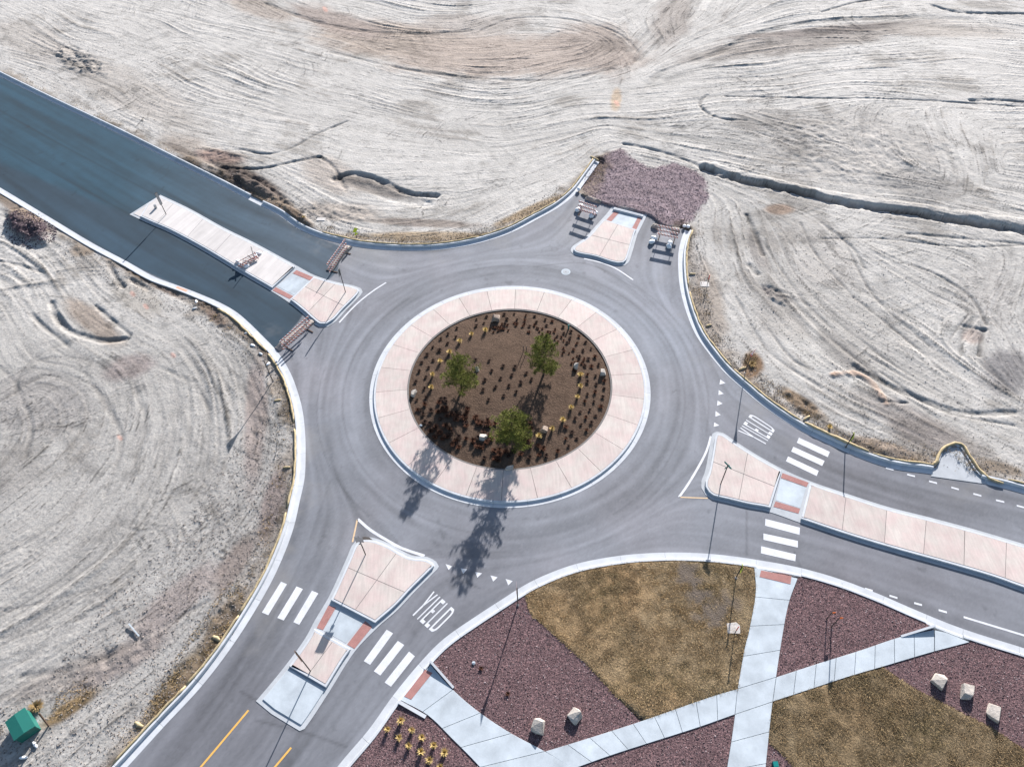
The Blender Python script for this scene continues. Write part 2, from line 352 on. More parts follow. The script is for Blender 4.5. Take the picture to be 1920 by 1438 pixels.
# ---- soil
DIRT_STROKES = [
 [(-100, 20), (0, 70), (200, 145), (400, 230), (600, 285), (800, 325), (1000, 300), (1120, 260)],
 [(-100, 90), (50, 140), (150, 190), (350, 290), (480, 350)], [(150, 0), (350, 90), (550, 180), (750, 235), (950, 250), (1100, 230)],
 [(350, 0), (550, 80), (750, 150), (950, 172), (1120, 140), (1250, 50), (1330, -40)], [(600, 10), (750, 60), (900, 70)],
 [(870, 70), (950, 40), (1080, 45), (1160, 80), (1190, 120), (1120, 150)],
 [(500, 330), (620, 405), (760, 432), (900, 405), (1050, 330), (1110, 285)], [(620, 340), (800, 385), (950, 360), (1080, 300)],
 [(1150, 255), (1400, 335), (1650, 385), (1920, 425), (2050, 450)], [(1250, 130), (1450, 68), (1650, 40), (1850, 45), (2050, 80)],
 [(1150, 205), (1500, 185), (1920, 195)], [(1350, -20), (1250, 60), (1150, 130)], [(1500, 10), (1700, -10), (1900, 0)], [(1300, 150), (1600, 120), (1900, 130)],
 [(1400, 220), (1480, 260), (1560, 290)], [(1640, 200), (1620, 260), (1660, 330)], [(1760, 210), (1780, 300), (1790, 380)], [(1420, 330), (1600, 350), (1800, 370)],
 [(1320, 400), (1350, 520), (1420, 650), (1550, 770), (1750, 860), (1920, 885)], [(1400, 400), (1480, 550), (1600, 680), (1750, 780), (1950, 850)],
 [(1500, 400), (1620, 500), (1750, 560), (1850, 600), (1950, 720)], [(1700, 480), (1820, 520), (1850, 600)], [(1850, 420), (1880, 520), (1800, 640)],
 [(1450, 400), (1700, 440), (1950, 480)],
 [(420, 600), (500, 700), (535, 830), (520, 950), (440, 1130), (300, 1300), (120, 1440)], [(300, 560), (400, 700), (400, 900), (250, 1080), (50, 1210), (-50, 1250)],
 [(150, 620), (250, 720), (240, 850), (100, 1000), (-20, 1060)], [(-50, 470), (100, 560), (180, 640), (240, 690)], [(0, 750), (80, 700), (160, 730), (150, 830), (60, 900)],
 [(150, 470), (300, 560), (360, 620)], [(-40, 1350), (100, 1250), (300, 1120)], [(-60, 400), (40, 440)]]
ffx, ffy = flow(DIRT_STROKES)
wob = vnoise(9, 3, 3)*.9; ca, sa = np.cos(wob), np.sin(wob); ffx, ffy = ffx*ca-ffy*sa, ffx*sa+ffy*ca
white = rng.random((NY, NX)).astype(np.float32)
l1 = norm(lic(white, ffx, ffy, 26)); l2 = norm(lic(blur(white, 5), ffx, ffy, 60)); l3 = norm(lic(blur(rng.random((NY, NX)).astype(np.float32), 30), ffx, ffy, 90))
# crossing passes of the graders, at another angle
w2 = vnoise(14, 2, 5)*3.2+1.0; w3 = vnoise(11, 3, 6)*5-.8; qx, qy = ffx*np.cos(w3)-ffy*np.sin(w3), ffx*np.sin(w3)+ffy*np.cos(w3); gx, gy = ffx*np.cos(w2)-ffy*np.sin(w2), ffx*np.sin(w2)+ffy*np.cos(w2)
l4 = norm(lic(blur(rng.random((NY, NX)).astype(np.float32), 2), gx, gy, 22))
T = tracks(ffx, ffy, 260, 11, (X0, X1, 8, Y1), 14, 55, 2.1); T2 = tracks(gx, gy, 170, 12, (X0, X1, 14, Y1), 5, 20, 1.9, .015)
m1 = np.clip(vnoise(10, 3, 21)*2.4+.5, 0, 1); m2 = np.clip(vnoise(12, 3, 22)*3+.25, 0, 1); m3 = np.clip(vnoise(7, 3, 23)*3+.4, 0, 1)
rough = vnoise(1.6, 4, 31, .7); fine = vnoise(.6, 2, 32)
sharp = np.clip(l2-1.0, 0, 2)*m1          # narrow dark ridges of loose soil
sharp4 = np.clip(l4-1.3, 0, 2)*m2
white2 = rng.random((NY, NX)).astype(np.float32); l5 = norm(lic(white2, ffx, ffy, 12)); l6 = norm(lic(white2, gx, gy, 9)); l7 = norm(lic(rng.random((NY, NX)).astype(np.float32), qx, qy, 7)); m4 = np.clip(vnoise(8, 4, 24, .65)*3.4+.25, 0, 1); thin7 = np.clip(l7-1.15, 0, 1.5)*m4; T3 = tracks(qx, qy, 120, 13, (X0, X1, 14, Y1), 4, 14, 1.7, .03)
thin = np.clip(l1-1.0, 0, 1.6)*np.clip(m1*1.3, 0, 1); thin5 = np.clip(l5-1.2, 0, 1.5)*np.clip(1.2-m1, .2, 1); thin6 = np.clip(l6-1.3, 0, 1.5)*m2
grain = rng.normal(0, 1, (NY, NX)).astype(np.float32)
H = .016*l1*(.4+.8*m1)+.012*l2*m1+.010*l4*m2+.004*l3 + .045*sharp + .045*sharp4 + .035*thin + .03*thin5 + .045*thin6 +.05*thin7 + rough*.05*(.3+m3) + fine*.035 + (.002+.006*m4+.003*m3)*grain
H += -.035*T*(.4+m1)+.03*(blur(T, 3)-T*.4)-.03*T2*m2
H += -.03*T3*m4; H *= .68
base_pale = np.array([.388, .371, .350], np.float32)
COL = np.ones((NY, NX, 3), np.float32)*base_pale
v = 1.05+.06*l1*(.5+m1)+.025*l3+.05*l2*m1-.55*thin7-.20*T3-.17*np.clip(sharp, 0, 1.6)-.18*np.clip(sharp4, 0, 1.5)-.52*thin-.46*thin5-.56*thin6-.16*T*(.3+m1)-.18*T2*(.4+m2)+.022*grain-.03*m4*np.abs(grain)+.14*vnoise(6, 4, 41)+.08*vnoise(1.2, 3, 42)  # thin streaks: dark soil plus small furrow shadows put into the colour
patch = vnoise(7, 6, 43, .62)+.045*l2+.035*l1; patch = np.clip((patch-.10)/.16, 0, 1); patch2 = np.clip((vnoise(2.2, 4, 44, .65)+.05*l5-.14)/.12, 0, 1)*m3
v = v*(1-.34*patch)*(1-.36*patch2)
v = v*(1+.05*norm(lic(blur(white2, 1), qx, qy, 14))*m4); v = np.clip(v, .3, 1.3); COL *= v[..., None]; COL *= 1-patch[..., None]*np.array([.0, .02, .04], np.float32)
H += .03*patch*(rough+.6*fine)
def blob(pts_or_xy, r, col=None, mul=None, s=1.0, n=.5, seed=1, dh=0.0, rough_h=0.0):
    """soil patch: ellipse (photo px centre, px radii) with a ragged edge"""
    global COL, H
    x, y = pts_or_xy; c = np.array(W(x, y)); ex = np.array(W(x+r[0]*math.cos(r[2]), y+r[0]*math.sin(r[2])))-c; ey = np.array(W(x-r[1]*math.sin(r[2]), y+r[1]*math.cos(r[2])))-c
    Mx = np.linalg.inv(np.array([ex, ey]).T); u = Mx[0, 0]*(XX-c[0])+Mx[0, 1]*(YY-c[1]); vv = Mx[1, 0]*(XX-c[0])+Mx[1, 1]*(YY-c[1])
    q = np.sqrt(u*u+vv*vv)+vnoise(3, 4, seed)*n+.25*n*np.clip(l2, -1, 1)*.5; k = np.clip((1.1-q)/.45, 0, 1)*s
    if col is not None: COL += k[..., None]*(np.array(col, np.float32)*(v[..., None])-COL)
    if mul is not None: COL *= 1+k[..., None]*(np.array(mul, np.float32)-1)
    if dh: H += k*dh
    if rough_h: H += k*rough_h*(rough*2+fine)
def line(px, wdt, depth=0.0, tint=1.0, col=None, ragged=.5, seed=2, closed=False):
    global COL, H
    wdt = wdt*.72; depth = depth*.72; P = spline(WL(px), .5); d = pdist(P, wdt*3.2); d = d+vnoise(.8, 3, seed)*(ragged*1.6)*wdt
    k = np.exp(-(d/wdt)**4)*np.clip(.75+vnoise(1.5, 3, seed+50)*1.6, .15, 1.15); H += depth*k
    if tint != 1.0: COL *= (1+k*(tint-1))[..., None]  # painted tone
    if col is not None: COL += k[..., None]*(np.array(col, np.float32)-COL)
brown = (.30, .255, .225); dark = (.15, .13, .12)
# brown, disturbed soil
for a in [((760, 80), (200, 42, .12), (.33, .285, .25), .75), ((950, 105), (240, 48, -.03), (.34, .295, .265), .75), ((1120, 90), (90, 55, .2), (.31, .27, .245), .75), ((640, 45), (110, 25, .3), (.29, .25, .23), .7),
          ((880, 50), (120, 25, 0), (.30, .27, .25), .5), ((1260, 40), (40, 60, .6), (.31, .29, .275), .8), ((480, 15), (90, 20, .3), (.3, .26, .23), .6),
          ((1500, 80), (260, 24, -.14), (.27, .25, .235), .75), ((1560, 60), (200, 9, -.08), (.22, .20, .19), .8), ((1740, 60), (120, 12, .02), (.26, .24, .225), .7), ((1800, 60), (130, 16, .05), (.37, .35, .33), .6), ((1600, 280), (200, 85, .1), (.30, .29, .28), .5), ((1720, 350), (90, 30, .1), (.24, .235, .23), .5), ((1420, 230), (60, 30, .1), (.3, .29, .28), .5),
          ((1155, 190), (11, 22, .1), (.40, .31, .22), .6), ((1460, 395), (30, 10, 0), (.40, .29, .22), .6),
          ((150, 115), (60, 22, .4), (.2, .19, .18), .5), ((60, 80), (80, 40, .3), (.33, .31, .29), .5), ((250, 175), (170, 45, .45), (.33, .31, .29), .5), ((390, 300), (120, 30, .45), (.30, .27, .245), .7),
          ((415, 295), (50, 14, .1), (.27, .19, .165), .6), ((620, 330), (60, 35, .5), (.33, .29, .26), .5),
          ((470, 345), (95, 24, .5), (.11, .092, .084), 1.0), ((515, 385), (60, 20, .6), (.13, .11, .10), .9), ((700, 352), (90, 16, .25), (.17, .155, .145), .7), ((790, 420), (120, 9, .05), (.24, .21, .19), .7), ((540, 400), (70, 16, .6), (.17, .14, .125), .8), ((350, 290), (40, 10, .5), (.16, .14, .125), .7),
          ((640, 400), (90, 22, .1), (.28, .25, .225), .6), ((1455, 555), (34, 13, .45), (.14, .13, .13), .9), ((1600, 620), (260, 90, .7), (.36, .35, .335), .4), ((1760, 830), (150, 40, .4), (.23, .21, .195), .6), ((1600, 680), (90, 22, .7), (.24, .23, .22), .55), ((1420, 470), (14, 50, -.4), (.25, .235, .225), .6), ((1460, 600), (60, 40, .6), (.3, .285, .27), .4),
          ((1885, 700), (55, 50, .3), (.20, .195, .20), .7), ((1700, 790), (140, 30, .5), (.22, .20, .195), .45), ((1540, 480), (90, 60, .8), (.38, .365, .35), .4), ((1850, 560), (60, 80, .3), (.36, .35, .34), .4),
          ((1330, 560), (28, 90, -.25), (.30, .26, .225), .6), ((1410, 690), (22, 30, .2), (.22, .15, .10), .8), ((1500, 760), (60, 18, .6), (.22, .17, .125), .8), ((1650, 840), (90, 14, .25), (.26, .21, .17), .7), ((1880, 880), (60, 14, .3), (.24, .2, .16), .7),
          ((170, 600), (75, 22, .7), (.31, .265, .23), .7), ((260, 560), (60, 28, .5), (.36, .34, .31), .5), ((240, 690), (50, 24, -.2), (.29, .25, .245), .6), ((60, 760), (110, 70, 0), (.32, .31, .305), .5), ((30, 880), (60, 60, 0), (.30, .29, .28), .4),
          ((330, 1130), (110, 30, -.7), (.30, .25, .24), .5), ((230, 1240), (130, 30, -.5), (.25, .215, .205), .6), ((120, 1270), (130, 25, -.4), (.29, .265, .25), .5), ((440, 1060), (70, 22, -1.0), (.28, .23, .21), .6),
          ((480, 780), (22, 150, .05), (.34, .29, .275), .6), ((510, 950), (22, 80, .25), (.28, .235, .225), .7), ((420, 1170), (80, 25, -1.0), (.22, .175, .13), .75), ((340, 1280), (95, 28, -.95), (.21, .165, .11), .8), ((130, 1330), (70, 14, -.6), (.27, .2, .12), .8),
          ((55, 425), (50, 28, .5), (.075, .06, .068), .95), ((90, 400), (50, 16, .5), (.27, .21, .20), .7), ((290, 530), (80, 10, .5), (.16, .13, .115), .8), ((400, 590), (50, 16, .7), (.19, .15, .13), .8), ((30, 390), (40, 12, .5), (.2, .16, .14), .6),
          ((1000, 395), (90, 10, -.4), (.30, .23, .15), .7), ((800, 445), (160, 10, 0), (.32, .25, .17), .7)]:
    blob(a[0], a[1], col=tuple(c*k for c, k in zip(a[2], (.93, .90, .87))), s=min(1, a[3]*1.25), seed=(a[0][0]*31+a[0][1]*7) % 997)
for a in [((470, 348), (80, 20, .5), .30), ((545, 402), (70, 16, .6), .25), ((1455, 555), (34, 13, .45), .35), ((1500, 765), (60, 18, .6), .30), ((1650, 842), (80, 12, .25), .2), ((55, 425), (52, 30, .5), .4), ((150, 118), (60, 24, .4), .30), ((290, 530), (80, 12, .5), .3),
          ((395, 590), (60, 18, .7), .25), ((640, 400), (80, 20, .1), .15), ((1600, 290), (200, 80, .1), .10), ((430, 1150), (80, 24, -1.0), .16), ((340, 1280), (90, 30, -.95), .16), ((415, 295), (60, 20, .1), .14), ((210, 1240), (120, 36, -.5), .12)]:
    blob(a[0], a[1], rough_h=a[2], seed=(a[0][0]*31+a[0][1]*7) % 991)
blob((55, 432), (48, 27, .5), dh=.55, n=.35, seed=4); blob((88, 405), (45, 14, .5), dh=.35, seed=5)
blob((390, 320), (70, 10, .45), dh=.25, seed=6); blob((480, 352), (50, 8, .5), dh=.45, seed=7); blob((560, 408), (40, 7, .6), dh=.35, seed=8)
blob((1450, 850), (70, 50, .3), mul=(1.12, 1.11, 1.10), seed=61); blob((1500, 650), (70, 22, .8), mul=(1.15, 1.15, 1.14), seed=62); blob((1620, 730), (70, 22, .5), mul=(1.15, 1.15, 1.14), seed=63)
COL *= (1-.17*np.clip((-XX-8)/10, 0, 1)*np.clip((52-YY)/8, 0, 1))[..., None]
for q in ((340, 543), (250, 553), (275, 577), (326, 668), (226, 822), (610, 20), (1156, 196)): blob(q, (7, 4, .8), col=(.55, .30, .24), s=.55, n=.3, seed=q[0])
# soil a little paler up the fields and towards the upper right
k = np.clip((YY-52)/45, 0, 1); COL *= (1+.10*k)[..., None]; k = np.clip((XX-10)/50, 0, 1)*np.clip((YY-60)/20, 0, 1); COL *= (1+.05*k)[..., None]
# ditches, scarps, windrows; shade of their walls put into the soil colour
line([(1170, 272), (1215, 280), (1270, 297), (1330, 322)], .35, -.22, .75); line([(1320, 318), (1400, 343), (1450, 352), (1560, 378), (1700, 401), (1920, 435), (2080, 461)], .75, -1.15, .30, ragged=.75)
line([(1320, 309), (1450, 343), (1560, 367), (1700, 388), (1920, 420), (2080, 446)], .7, .22, 1.06)
line([(628, 338), (655, 328), (690, 332), (725, 346), (765, 364), (818, 369)], .55, -.5, .62); line([(640, 345), (690, 355), (740, 372), (800, 385)], .9, -.15, 1.12)
line([(450, 282), (500, 291), (545, 281), (590, 256), (650, 230)], .28, -.18, .6); line([(420, 318), (490, 318), (550, 306), (600, 296)], .35, -.22, .5); line([(600, 296), (625, 315), (650, 360)], .3, -.15, .7)
line([(1215, 160), (1250, 131), (1330, 106), (1420, 64), (1550, 42), (1700, 35), (1820, 38)], .95, -.12, .68); line([(1250, 150), (1350, 118), (1450, 84), (1600, 57), (1750, 52), (1870, 62)], 1.1, -.05, .80)
line([(1240, 133), (1330, 102), (1420, 60), (1550, 37), (1700, 31)], .3, .12, .9); line([(1360, 183), (1500, 186), (1700, 189), (1920, 203)], .22, -.15, .62); line([(1820, 190), (1870, 190), (1960, 197)], .4, -.35, .5); line([(1745, 12), (1790, 24), (1850, 27), (1960, 28)], .45, -.35, .5)
line([(1325, 181), (1312, 195), (1322, 212), (1350, 224), (1398, 228)], .3, -.22, .6); line([(1540, 25), (1600, 8), (1650, 0)], .3, -.15, .6)
line([(1330, -40), (1290, 30), (1240, 80), (1195, 115)], .9, -.08, .75); line([(1300, -40), (1225, 50), (1180, 100)], .5, -.08, .75)
line([(500, 10), (600, 45), (700, 63), (800, 66), (880, 60)], .6, -.12, .66); line([(620, 100), (750, 130), (900, 150), (1050, 152), (1150, 132)], .4, -.1, .7); line([(880, 115), (1000, 113)], .25, -.15, .55)
line([(900, 60), (960, 38), (1060, 38), (1150, 62), (1195, 100), (1180, 130)], .35, -.1, .72); line([(1000, 90), (1050, 62), (1120, 66), (1150, 95), (1090, 120)], .3, -.06, .85)
line([(98, 570), (108, 596), (130, 620), (165, 635), (205, 641), (240, 636)], .45, -.32, .6); line([(180, 575), (215, 605), (245, 630)], .25, -.2, .6); line([(0, 492), (40, 500), (85, 515)], .25, -.12, .65)
line([(205, 495), (218, 520), (232, 540)], .35, -.28, .45); line([(60, 590), (90, 620), (130, 650)], .3, -.14, .7); line([(245, 505), (275, 520), (310, 535)], .35, -.35, .45); line([(245, 525), (280, 545)], .35, -.3, .5)
line([(1805, 613), (1846, 621)], .3, -.3, .4, ragged=.2); blob((1822, 632), (22, 16, .15), dh=-.08, n=.1, seed=9, col=(.33, .27, .24), s=.8); line([(1843, 620), (1838, 650), (1835, 668)], .3, -.3, .55); line([(1805, 618), (1800, 668)], .22, -.12, .75)
line([(1700, 495), (1760, 520), (1820, 560), (1848, 610)], .25, -.15, .6); line([(1400, 405), (1415, 440), (1430, 480)], .35, -.2, .6); line([(1405, 500), (1420, 515)], .4, -.2, .5)
line([(1620, 505), (1600, 470), (1540, 420)], .25, -.1, .75); line([(1700, 440), (1920, 460)], .3, -.12, .7); line([(1540, 450), (1650, 450), (1800, 465), (1920, 462)], .2, -.1, .7)
line([(1560, 705), (1600, 702), (1625, 712), (1645, 735), (1660, 760)], .4, .15, 1, col=(.40, .30, .24)); line([(1650, 755), (1700, 757)], .2, -.12, .6); line([(1600, 690), (1700, 740), (1800, 775), (1900, 775)], .4, -.15, .7)
for p in [[(1380, 560), (1440, 660), (1540, 730)], [(1440, 620), (1490, 680), (1540, 702)], [(1560, 600), (1680, 690), (1800, 760)], [(1600, 560), (1700, 640), (1790, 720)], [(1420, 440), (1500, 560), (1560, 620)], [(1560, 640), (1660, 720), (1760, 790)],
          [(1580, 450), (1640, 560), (1740, 650)], [(1500, 420), (1530, 480), (1600, 560)], [(1860, 700), (1900, 740), (1960, 790)], [(1650, 700), (1760, 770), (1900, 800)]]:
    line(p, .22, -.09, .72, seed=(p[0][0]*31+p[0][1]*7) % 900)
for p in [[(30, 740), (40, 700), (80, 665), (140, 640)], [(160, 700), (200, 760), (230, 830), (200, 930)], [(255, 730), (275, 790), (260, 860)], [(400, 720), (430, 780), (430, 820)], [(300, 690), (360, 720), (395, 770)], [(460, 730), (480, 780), (480, 830)],
          [(120, 1240), (200, 1230), (300, 1180), (390, 1130)], [(40, 1270), (130, 1255), (230, 1225)], [(150, 1160), (220, 1120), (280, 1060)], [(0, 690), (30, 720), (60, 800), (50, 860)]]:
    line(p, .3, -.07, .8, seed=(p[0][0]*31+p[0][1]*7) % 900)
# N leg: purple gravel spilled over the soil
GR = WL([(1086, 352), (1106, 320), (1133, 285), (1165, 280), (1190, 300), (1215, 320), (1245, 315), (1262, 307), (1300, 322), (1330, 345), (1328, 375), (1308, 395), (1304, 415), (1290, 425), (1262, 428), (1240, 426), (1215, 405), (1150, 390), (1100, 374)])
gm = inside(GR).astype(np.float32); gm = blur(gm, 40)+vnoise(1.6, 4, 71, .7)*.75; gm = np.clip((gm-.40)/.35, 0, 1)
COL += gm[..., None]*(np.array([.235, .185, .197], np.float32)*(1+.12*l1[..., None]+.08*grain[..., None])-COL); H = H*(1-gm*.7)+gm*(.02+.05*fine+.03*rough)
# kerb side strips: ragged brown soil and thatch
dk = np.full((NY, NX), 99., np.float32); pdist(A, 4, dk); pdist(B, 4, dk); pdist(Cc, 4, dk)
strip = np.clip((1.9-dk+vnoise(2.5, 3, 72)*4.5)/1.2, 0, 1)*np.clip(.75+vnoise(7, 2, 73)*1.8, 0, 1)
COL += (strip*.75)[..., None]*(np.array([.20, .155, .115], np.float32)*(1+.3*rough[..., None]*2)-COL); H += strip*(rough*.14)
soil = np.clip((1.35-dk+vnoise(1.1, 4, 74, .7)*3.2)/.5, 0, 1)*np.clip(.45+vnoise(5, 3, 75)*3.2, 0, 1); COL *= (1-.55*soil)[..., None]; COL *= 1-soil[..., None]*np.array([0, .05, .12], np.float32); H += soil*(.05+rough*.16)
# shape the sheet to the kerbs and under the roads
road_in = inside(ROAD); se_in = inside(SE)
Hd = .15+H; kb = np.clip((dk-.56)/.14, 0, 1); Hd = Hd*kb+(-.12)*(1-kb); near = np.clip((dk-.7)/1.2, 0, 1); Hd = np.where(dk > .62, .15+(Hd-.15)*(.35+.65*near), Hd)
ddD = pdist(D, 1.5)
Hd[ddD < 1.0] = -.25
ALC = ccw(WL([(1745, 893), (1760, 868), (1765, 852), (1781, 840), (1797, 838), (1812, 858), (1829, 885), (1852, 908)]))
alc_in = inside(ALC)
Hd[alc_in] = -.12
Hd[road_in | se_in] = -.25
def grid_mesh(name, keep, Z, COLR, mat, **props):
    """sheet from the raster cells whose four corners are kept"""
    cell = keep[:-1, :-1] & keep[1:, :-1] & keep[:-1, 1:] & keep[1:, 1:]; used = np.zeros((NY, NX), bool)
    used[:-1, :-1] |= cell; used[1:, :-1] |= cell; used[:-1, 1:] |= cell; used[1:, 1:] |= cell
    idx = -np.ones((NY, NX), np.int64); n = int(used.sum()); idx[used] = np.arange(n)
    co_ = np.stack([XX[used], YY[used], Z[used]], -1).astype(np.float32)
    j, i = np.nonzero(cell); F = np.stack([idx[j, i], idx[j, i+1], idx[j+1, i+1], idx[j+1, i]], -1).astype(np.int32)
    return raw_mesh(name, co_, F, mat, COLR[used], smooth=True, **props)
def raw_mesh(name, V, F, mat, colr=None, smooth=False, parent=None, **props):
    me = bpy.data.meshes.new(name); k = F.shape[1]; nf = len(F)
    me.vertices.add(len(V)); me.vertices.foreach_set('co', np.ascontiguousarray(V, np.float32).ravel())
    me.loops.add(nf*k); me.loops.foreach_set('vertex_index', F.astype(np.int32).ravel())
    me.polygons.add(nf); me.polygons.foreach_set('loop_start', np.arange(0, nf*k, k, dtype=np.int32))
    try: me.polygons.foreach_set('loop_total', np.full(nf, k, np.int32))
    except Exception: pass
    me.update(calc_edges=True)
    if smooth: me.polygons.foreach_set('use_smooth', np.ones(nf, bool))
    if colr is not None:
        a = me.color_attributes.new('tint', 'FLOAT_COLOR', 'POINT'); a.data.foreach_set('color', np.concatenate([np.clip(colr, 0.01, 1), np.ones((len(colr), 1))], 1).astype(np.float32).ravel())
    me.validate()
    return linkme(name, me, mat, parent, **props)
def smoothmask(m, n): return blur(m.astype(np.float32), n)
view = (np.abs(XX-0.5) < 34+10+(YY-9)*.50) & (YY > 4)
outer = ~((smoothmask(road_in | se_in, 4) > .97) & (ddD > 0)) & view
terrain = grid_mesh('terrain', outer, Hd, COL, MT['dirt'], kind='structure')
# the far ground, one sheet to the horizon
gc = (.45, .43, .41)
MT['farground'] = material('far_soil', gc, rough=1, var=.15, scale=.05, fine=.6, finevar=.15, bump=.5, bumpscale=1.2, bumpdist=.2, spec=.1)
bm = bmesh.new(); bmesh.ops.create_grid(bm, x_segments=40, y_segments=40, size=3000); bmesh.ops.translate(bm, verts=bm.verts, vec=(0, 40, -.45)); link('ground', bm, MT['farground'], kind='structure')

# ---- asphalt sheet with wear
RC = np.array(W(956.5, 740)); RC = np.array([-.225, 39.81]); RI, RO = 8.852, 12.27
circ = []
for rr in (13.5, 15.0, 16.8):
    pass
RST = [[(-100, 130), (200, 290), (400, 400), (560, 470), (640, 520)], [(-60, 230), (240, 430), (430, 540), (560, 620)], [(600, 640), (600, 780), (610, 900), (590, 1000), (540, 1120), (400, 1330), (280, 1480)],
       [(800, 1130), (740, 1220), (640, 1360), (540, 1500)], [(1300, 640), (1350, 740), (1480, 830), (1640, 900), (1920, 970), (2100, 1010)], [(1200, 980), (1330, 990), (1500, 1030), (1700, 1090), (1920, 1170), (2100, 1230)],
       [(860, 1120), (980, 1050), (1120, 1000), (1260, 970)], [(1060, 470), (1090, 430), (1110, 390)], [(1230, 540), (1230, 480), (1245, 440)], [(660, 480), (760, 500), (900, 480), (1000, 440)]]
rfx, rfy = flow(RST)
dxr = XX-RC[0]; dyr = YY-RC[1]; rad = np.hypot(dxr, dyr)+1e-6; cxr, cyr = -dyr/rad, dxr/rad
kc = np.clip((19.5-rad)/3.5, 0, 1); s = np.sign(rfx*cxr+rfy*cyr); s[s == 0] = 1
rfx = rfx*s*(1-kc)+cxr*kc; rfy = rfy*s*(1-kc)+cyr*kc; h_ = np.hypot(rfx, rfy)+1e-6; rfx = (rfx/h_).astype(np.float32); rfy = (rfy/h_).astype(np.float32)
r1 = norm(lic(blur(white, 2), rfx, rfy, 45)); r2 = norm(lic(blur(rng.random((NY, NX)).astype(np.float32), 16), rfx, rfy, 70))
TR = tracks(rfx, rfy, 50, 31, (-35, 35, 10, 66), 10, 30, 1.6, .01, .05); TR = blur(TR, 1)
AC = np.ones((NY, NX, 3), np.float32)*np.array([.172, .180, .202], np.float32)
vr = 1+.075*r1+.075*r2+.035*rng.normal(0, 1, (NY, NX))-.10*TR+.27*vnoise(7, 4, 81)+.05*vnoise(1.5, 3, 82)
AC *= vr[..., None]
warm = np.clip(vnoise(6, 3, 83)*2.5+.1, 0, 1); AC *= 1+warm[..., None]*np.array([.06, .025, .015], np.float32)
AC *= (1-.06*np.clip((rad-18)/10, 0, 1))[..., None]
def rblob(px, r, mul, seed=3):
    global AC
    c = np.array(W(*px)); q = np.hypot(XX-c[0], YY-c[1])/r+vnoise(3, 3, seed)*.8; AC *= (1+np.clip(1.1-q, 0, 1)[..., None]*(np.array(mul, np.float32)-1))
rblob((1230, 580), 8, (1.14, 1.17, 1.2), 12); rblob((400, 1350), 9, (.80, .78, .78), 13); rblob((870, 1120), 7, (.84, .82, .82), 14); rblob((1600, 900), 12, (.86, .84, .84), 15); rblob((1700, 1100), 9, (.92, .9, .9), 16); rblob((700, 460), 4, (1.15, 1.13, 1.05)); rblob((590, 720), 4, (1.15, 1.1, 1.08), 5); rblob((1090, 430), 3, (1.12, 1.1, 1.05), 6); rblob((650, 1010), 3, (1.12, 1.1, 1.08), 7)
# new, darker paving on the NW leg; blue sky sheen put into its colour
NEW = ccw(np.concatenate([spline(WL([(-260, 20), (-60, 112), (0, 144), (228, 254), (409, 345), (520, 402), (592, 444), (640, 462)]), .5), np.array(WL([(632, 510), (600, 540), (562, 600), (515, 655)])), spline(WL([(510, 650), (473, 613), (421, 574), (343, 541), (239, 493), (100, 414), (0, 354), (-60, 320), (-260, 210)]), .5)]))
nm = inside(NEW); nz = np.clip(blur(nm.astype(np.float32), 2)*2-.5, 0, 1)
fade = np.clip((XX+45)/25, 0, 1)
newc = (np.array([.013, .046, .073], np.float32)[None, None]*(1-fade[..., None])+np.array([.050, .074, .100], np.float32)*fade[..., None])
lower = inside(ccw(WL([(-260, 205), (243, 403), (420, 500), (545, 570), (600, 600), (515, 660), (-260, 212)]))); lw = blur(lower.astype(np.float32), 6)
newc = newc*(1-lw[..., None])+np.array([.018, .040, .062], np.float32)*lw[..., None]
newc = newc*(1+.07*r1+.10*r2-.12*TR+.1*vnoise(5, 3, 84))[..., None]
AC = AC*(1-nz[..., None])+newc*nz[..., None]
def rline(px, wd, tint):
    global AC
    d = pdist(spline(WL(px), .4), .8); AC *= (1+np.exp(-(d/wd)**2)*(tint-1))[..., None]
for p in ([(0, 208), (130, 280), (300, 370)], [(0, 270), (120, 335), (245, 403)], [(-60, 170), (0, 200)]): rline(p, .12, .7)
rline([(0, 0), (1, 1)], .1, 1)
for R0, a0_, a1_ in ((15.2, -60, 110), (14.6, 130, 260), (17.2, -20, 60), (16.8, 170, 230)):
    d = pdist(np.array([(RC[0]+R0*math.cos(math.radians(a)), RC[1]+R0*math.sin(math.radians(a))) for a in range(a0_, a1_, 2)]), .8)+np.abs(vnoise(.8, 2, 85))*.1
    AC *= (1-.22*np.exp(-(d/.09)**2))[..., None]
crack = np.abs(vnoise(5, 3, 86, .6)); AC *= (1-.16*np.exp(-(crack/.006)**2)*np.clip(vnoise(9, 2, 87)*5, 0, 1))[..., None]
oil = np.clip((vnoise(.9, 3, 88)-.27)/.1, 0, 1); AC *= (1-.22*oil)[..., None]
dust = np.clip(vnoise(2.5, 4, 89, .65)*2.6-.15, 0, 1)*np.clip((dk < 3)*1.0, 0, 1)*np.clip((3-dk)/2.5, 0, 1); AC += (dust*np.clip((XX+26)/6, 0, 1))[..., None]*(np.array([.24, .23, .22], np.float32)-AC)*.6
rline([(828, 1178), (790, 1218), (740, 1282), (690, 1345), (640, 1410)], .10, .84); rline([(620, 900), (560, 1060), (470, 1230), (380, 1370)], .10, .88)
for p in ([(838, 1068), (860, 1085), (900, 1103)], [(1490, 1035), (1500, 1062)], [(1400, 955), (1400, 1040)], [(450, 1295), (480, 1312)], [(480, 1350), (570, 1372), (650, 1400)], [(1000, 500), (1100, 495), (1190, 540)]): rline(p, .08, .72)
road = grid_mesh('road', (smoothmask(road_in, 2) > .02) & (YY > 3) & (np.abs(XX) < 90), np.zeros((NY, NX), np.float32), AC, MT['asphalt'], kind='structure')

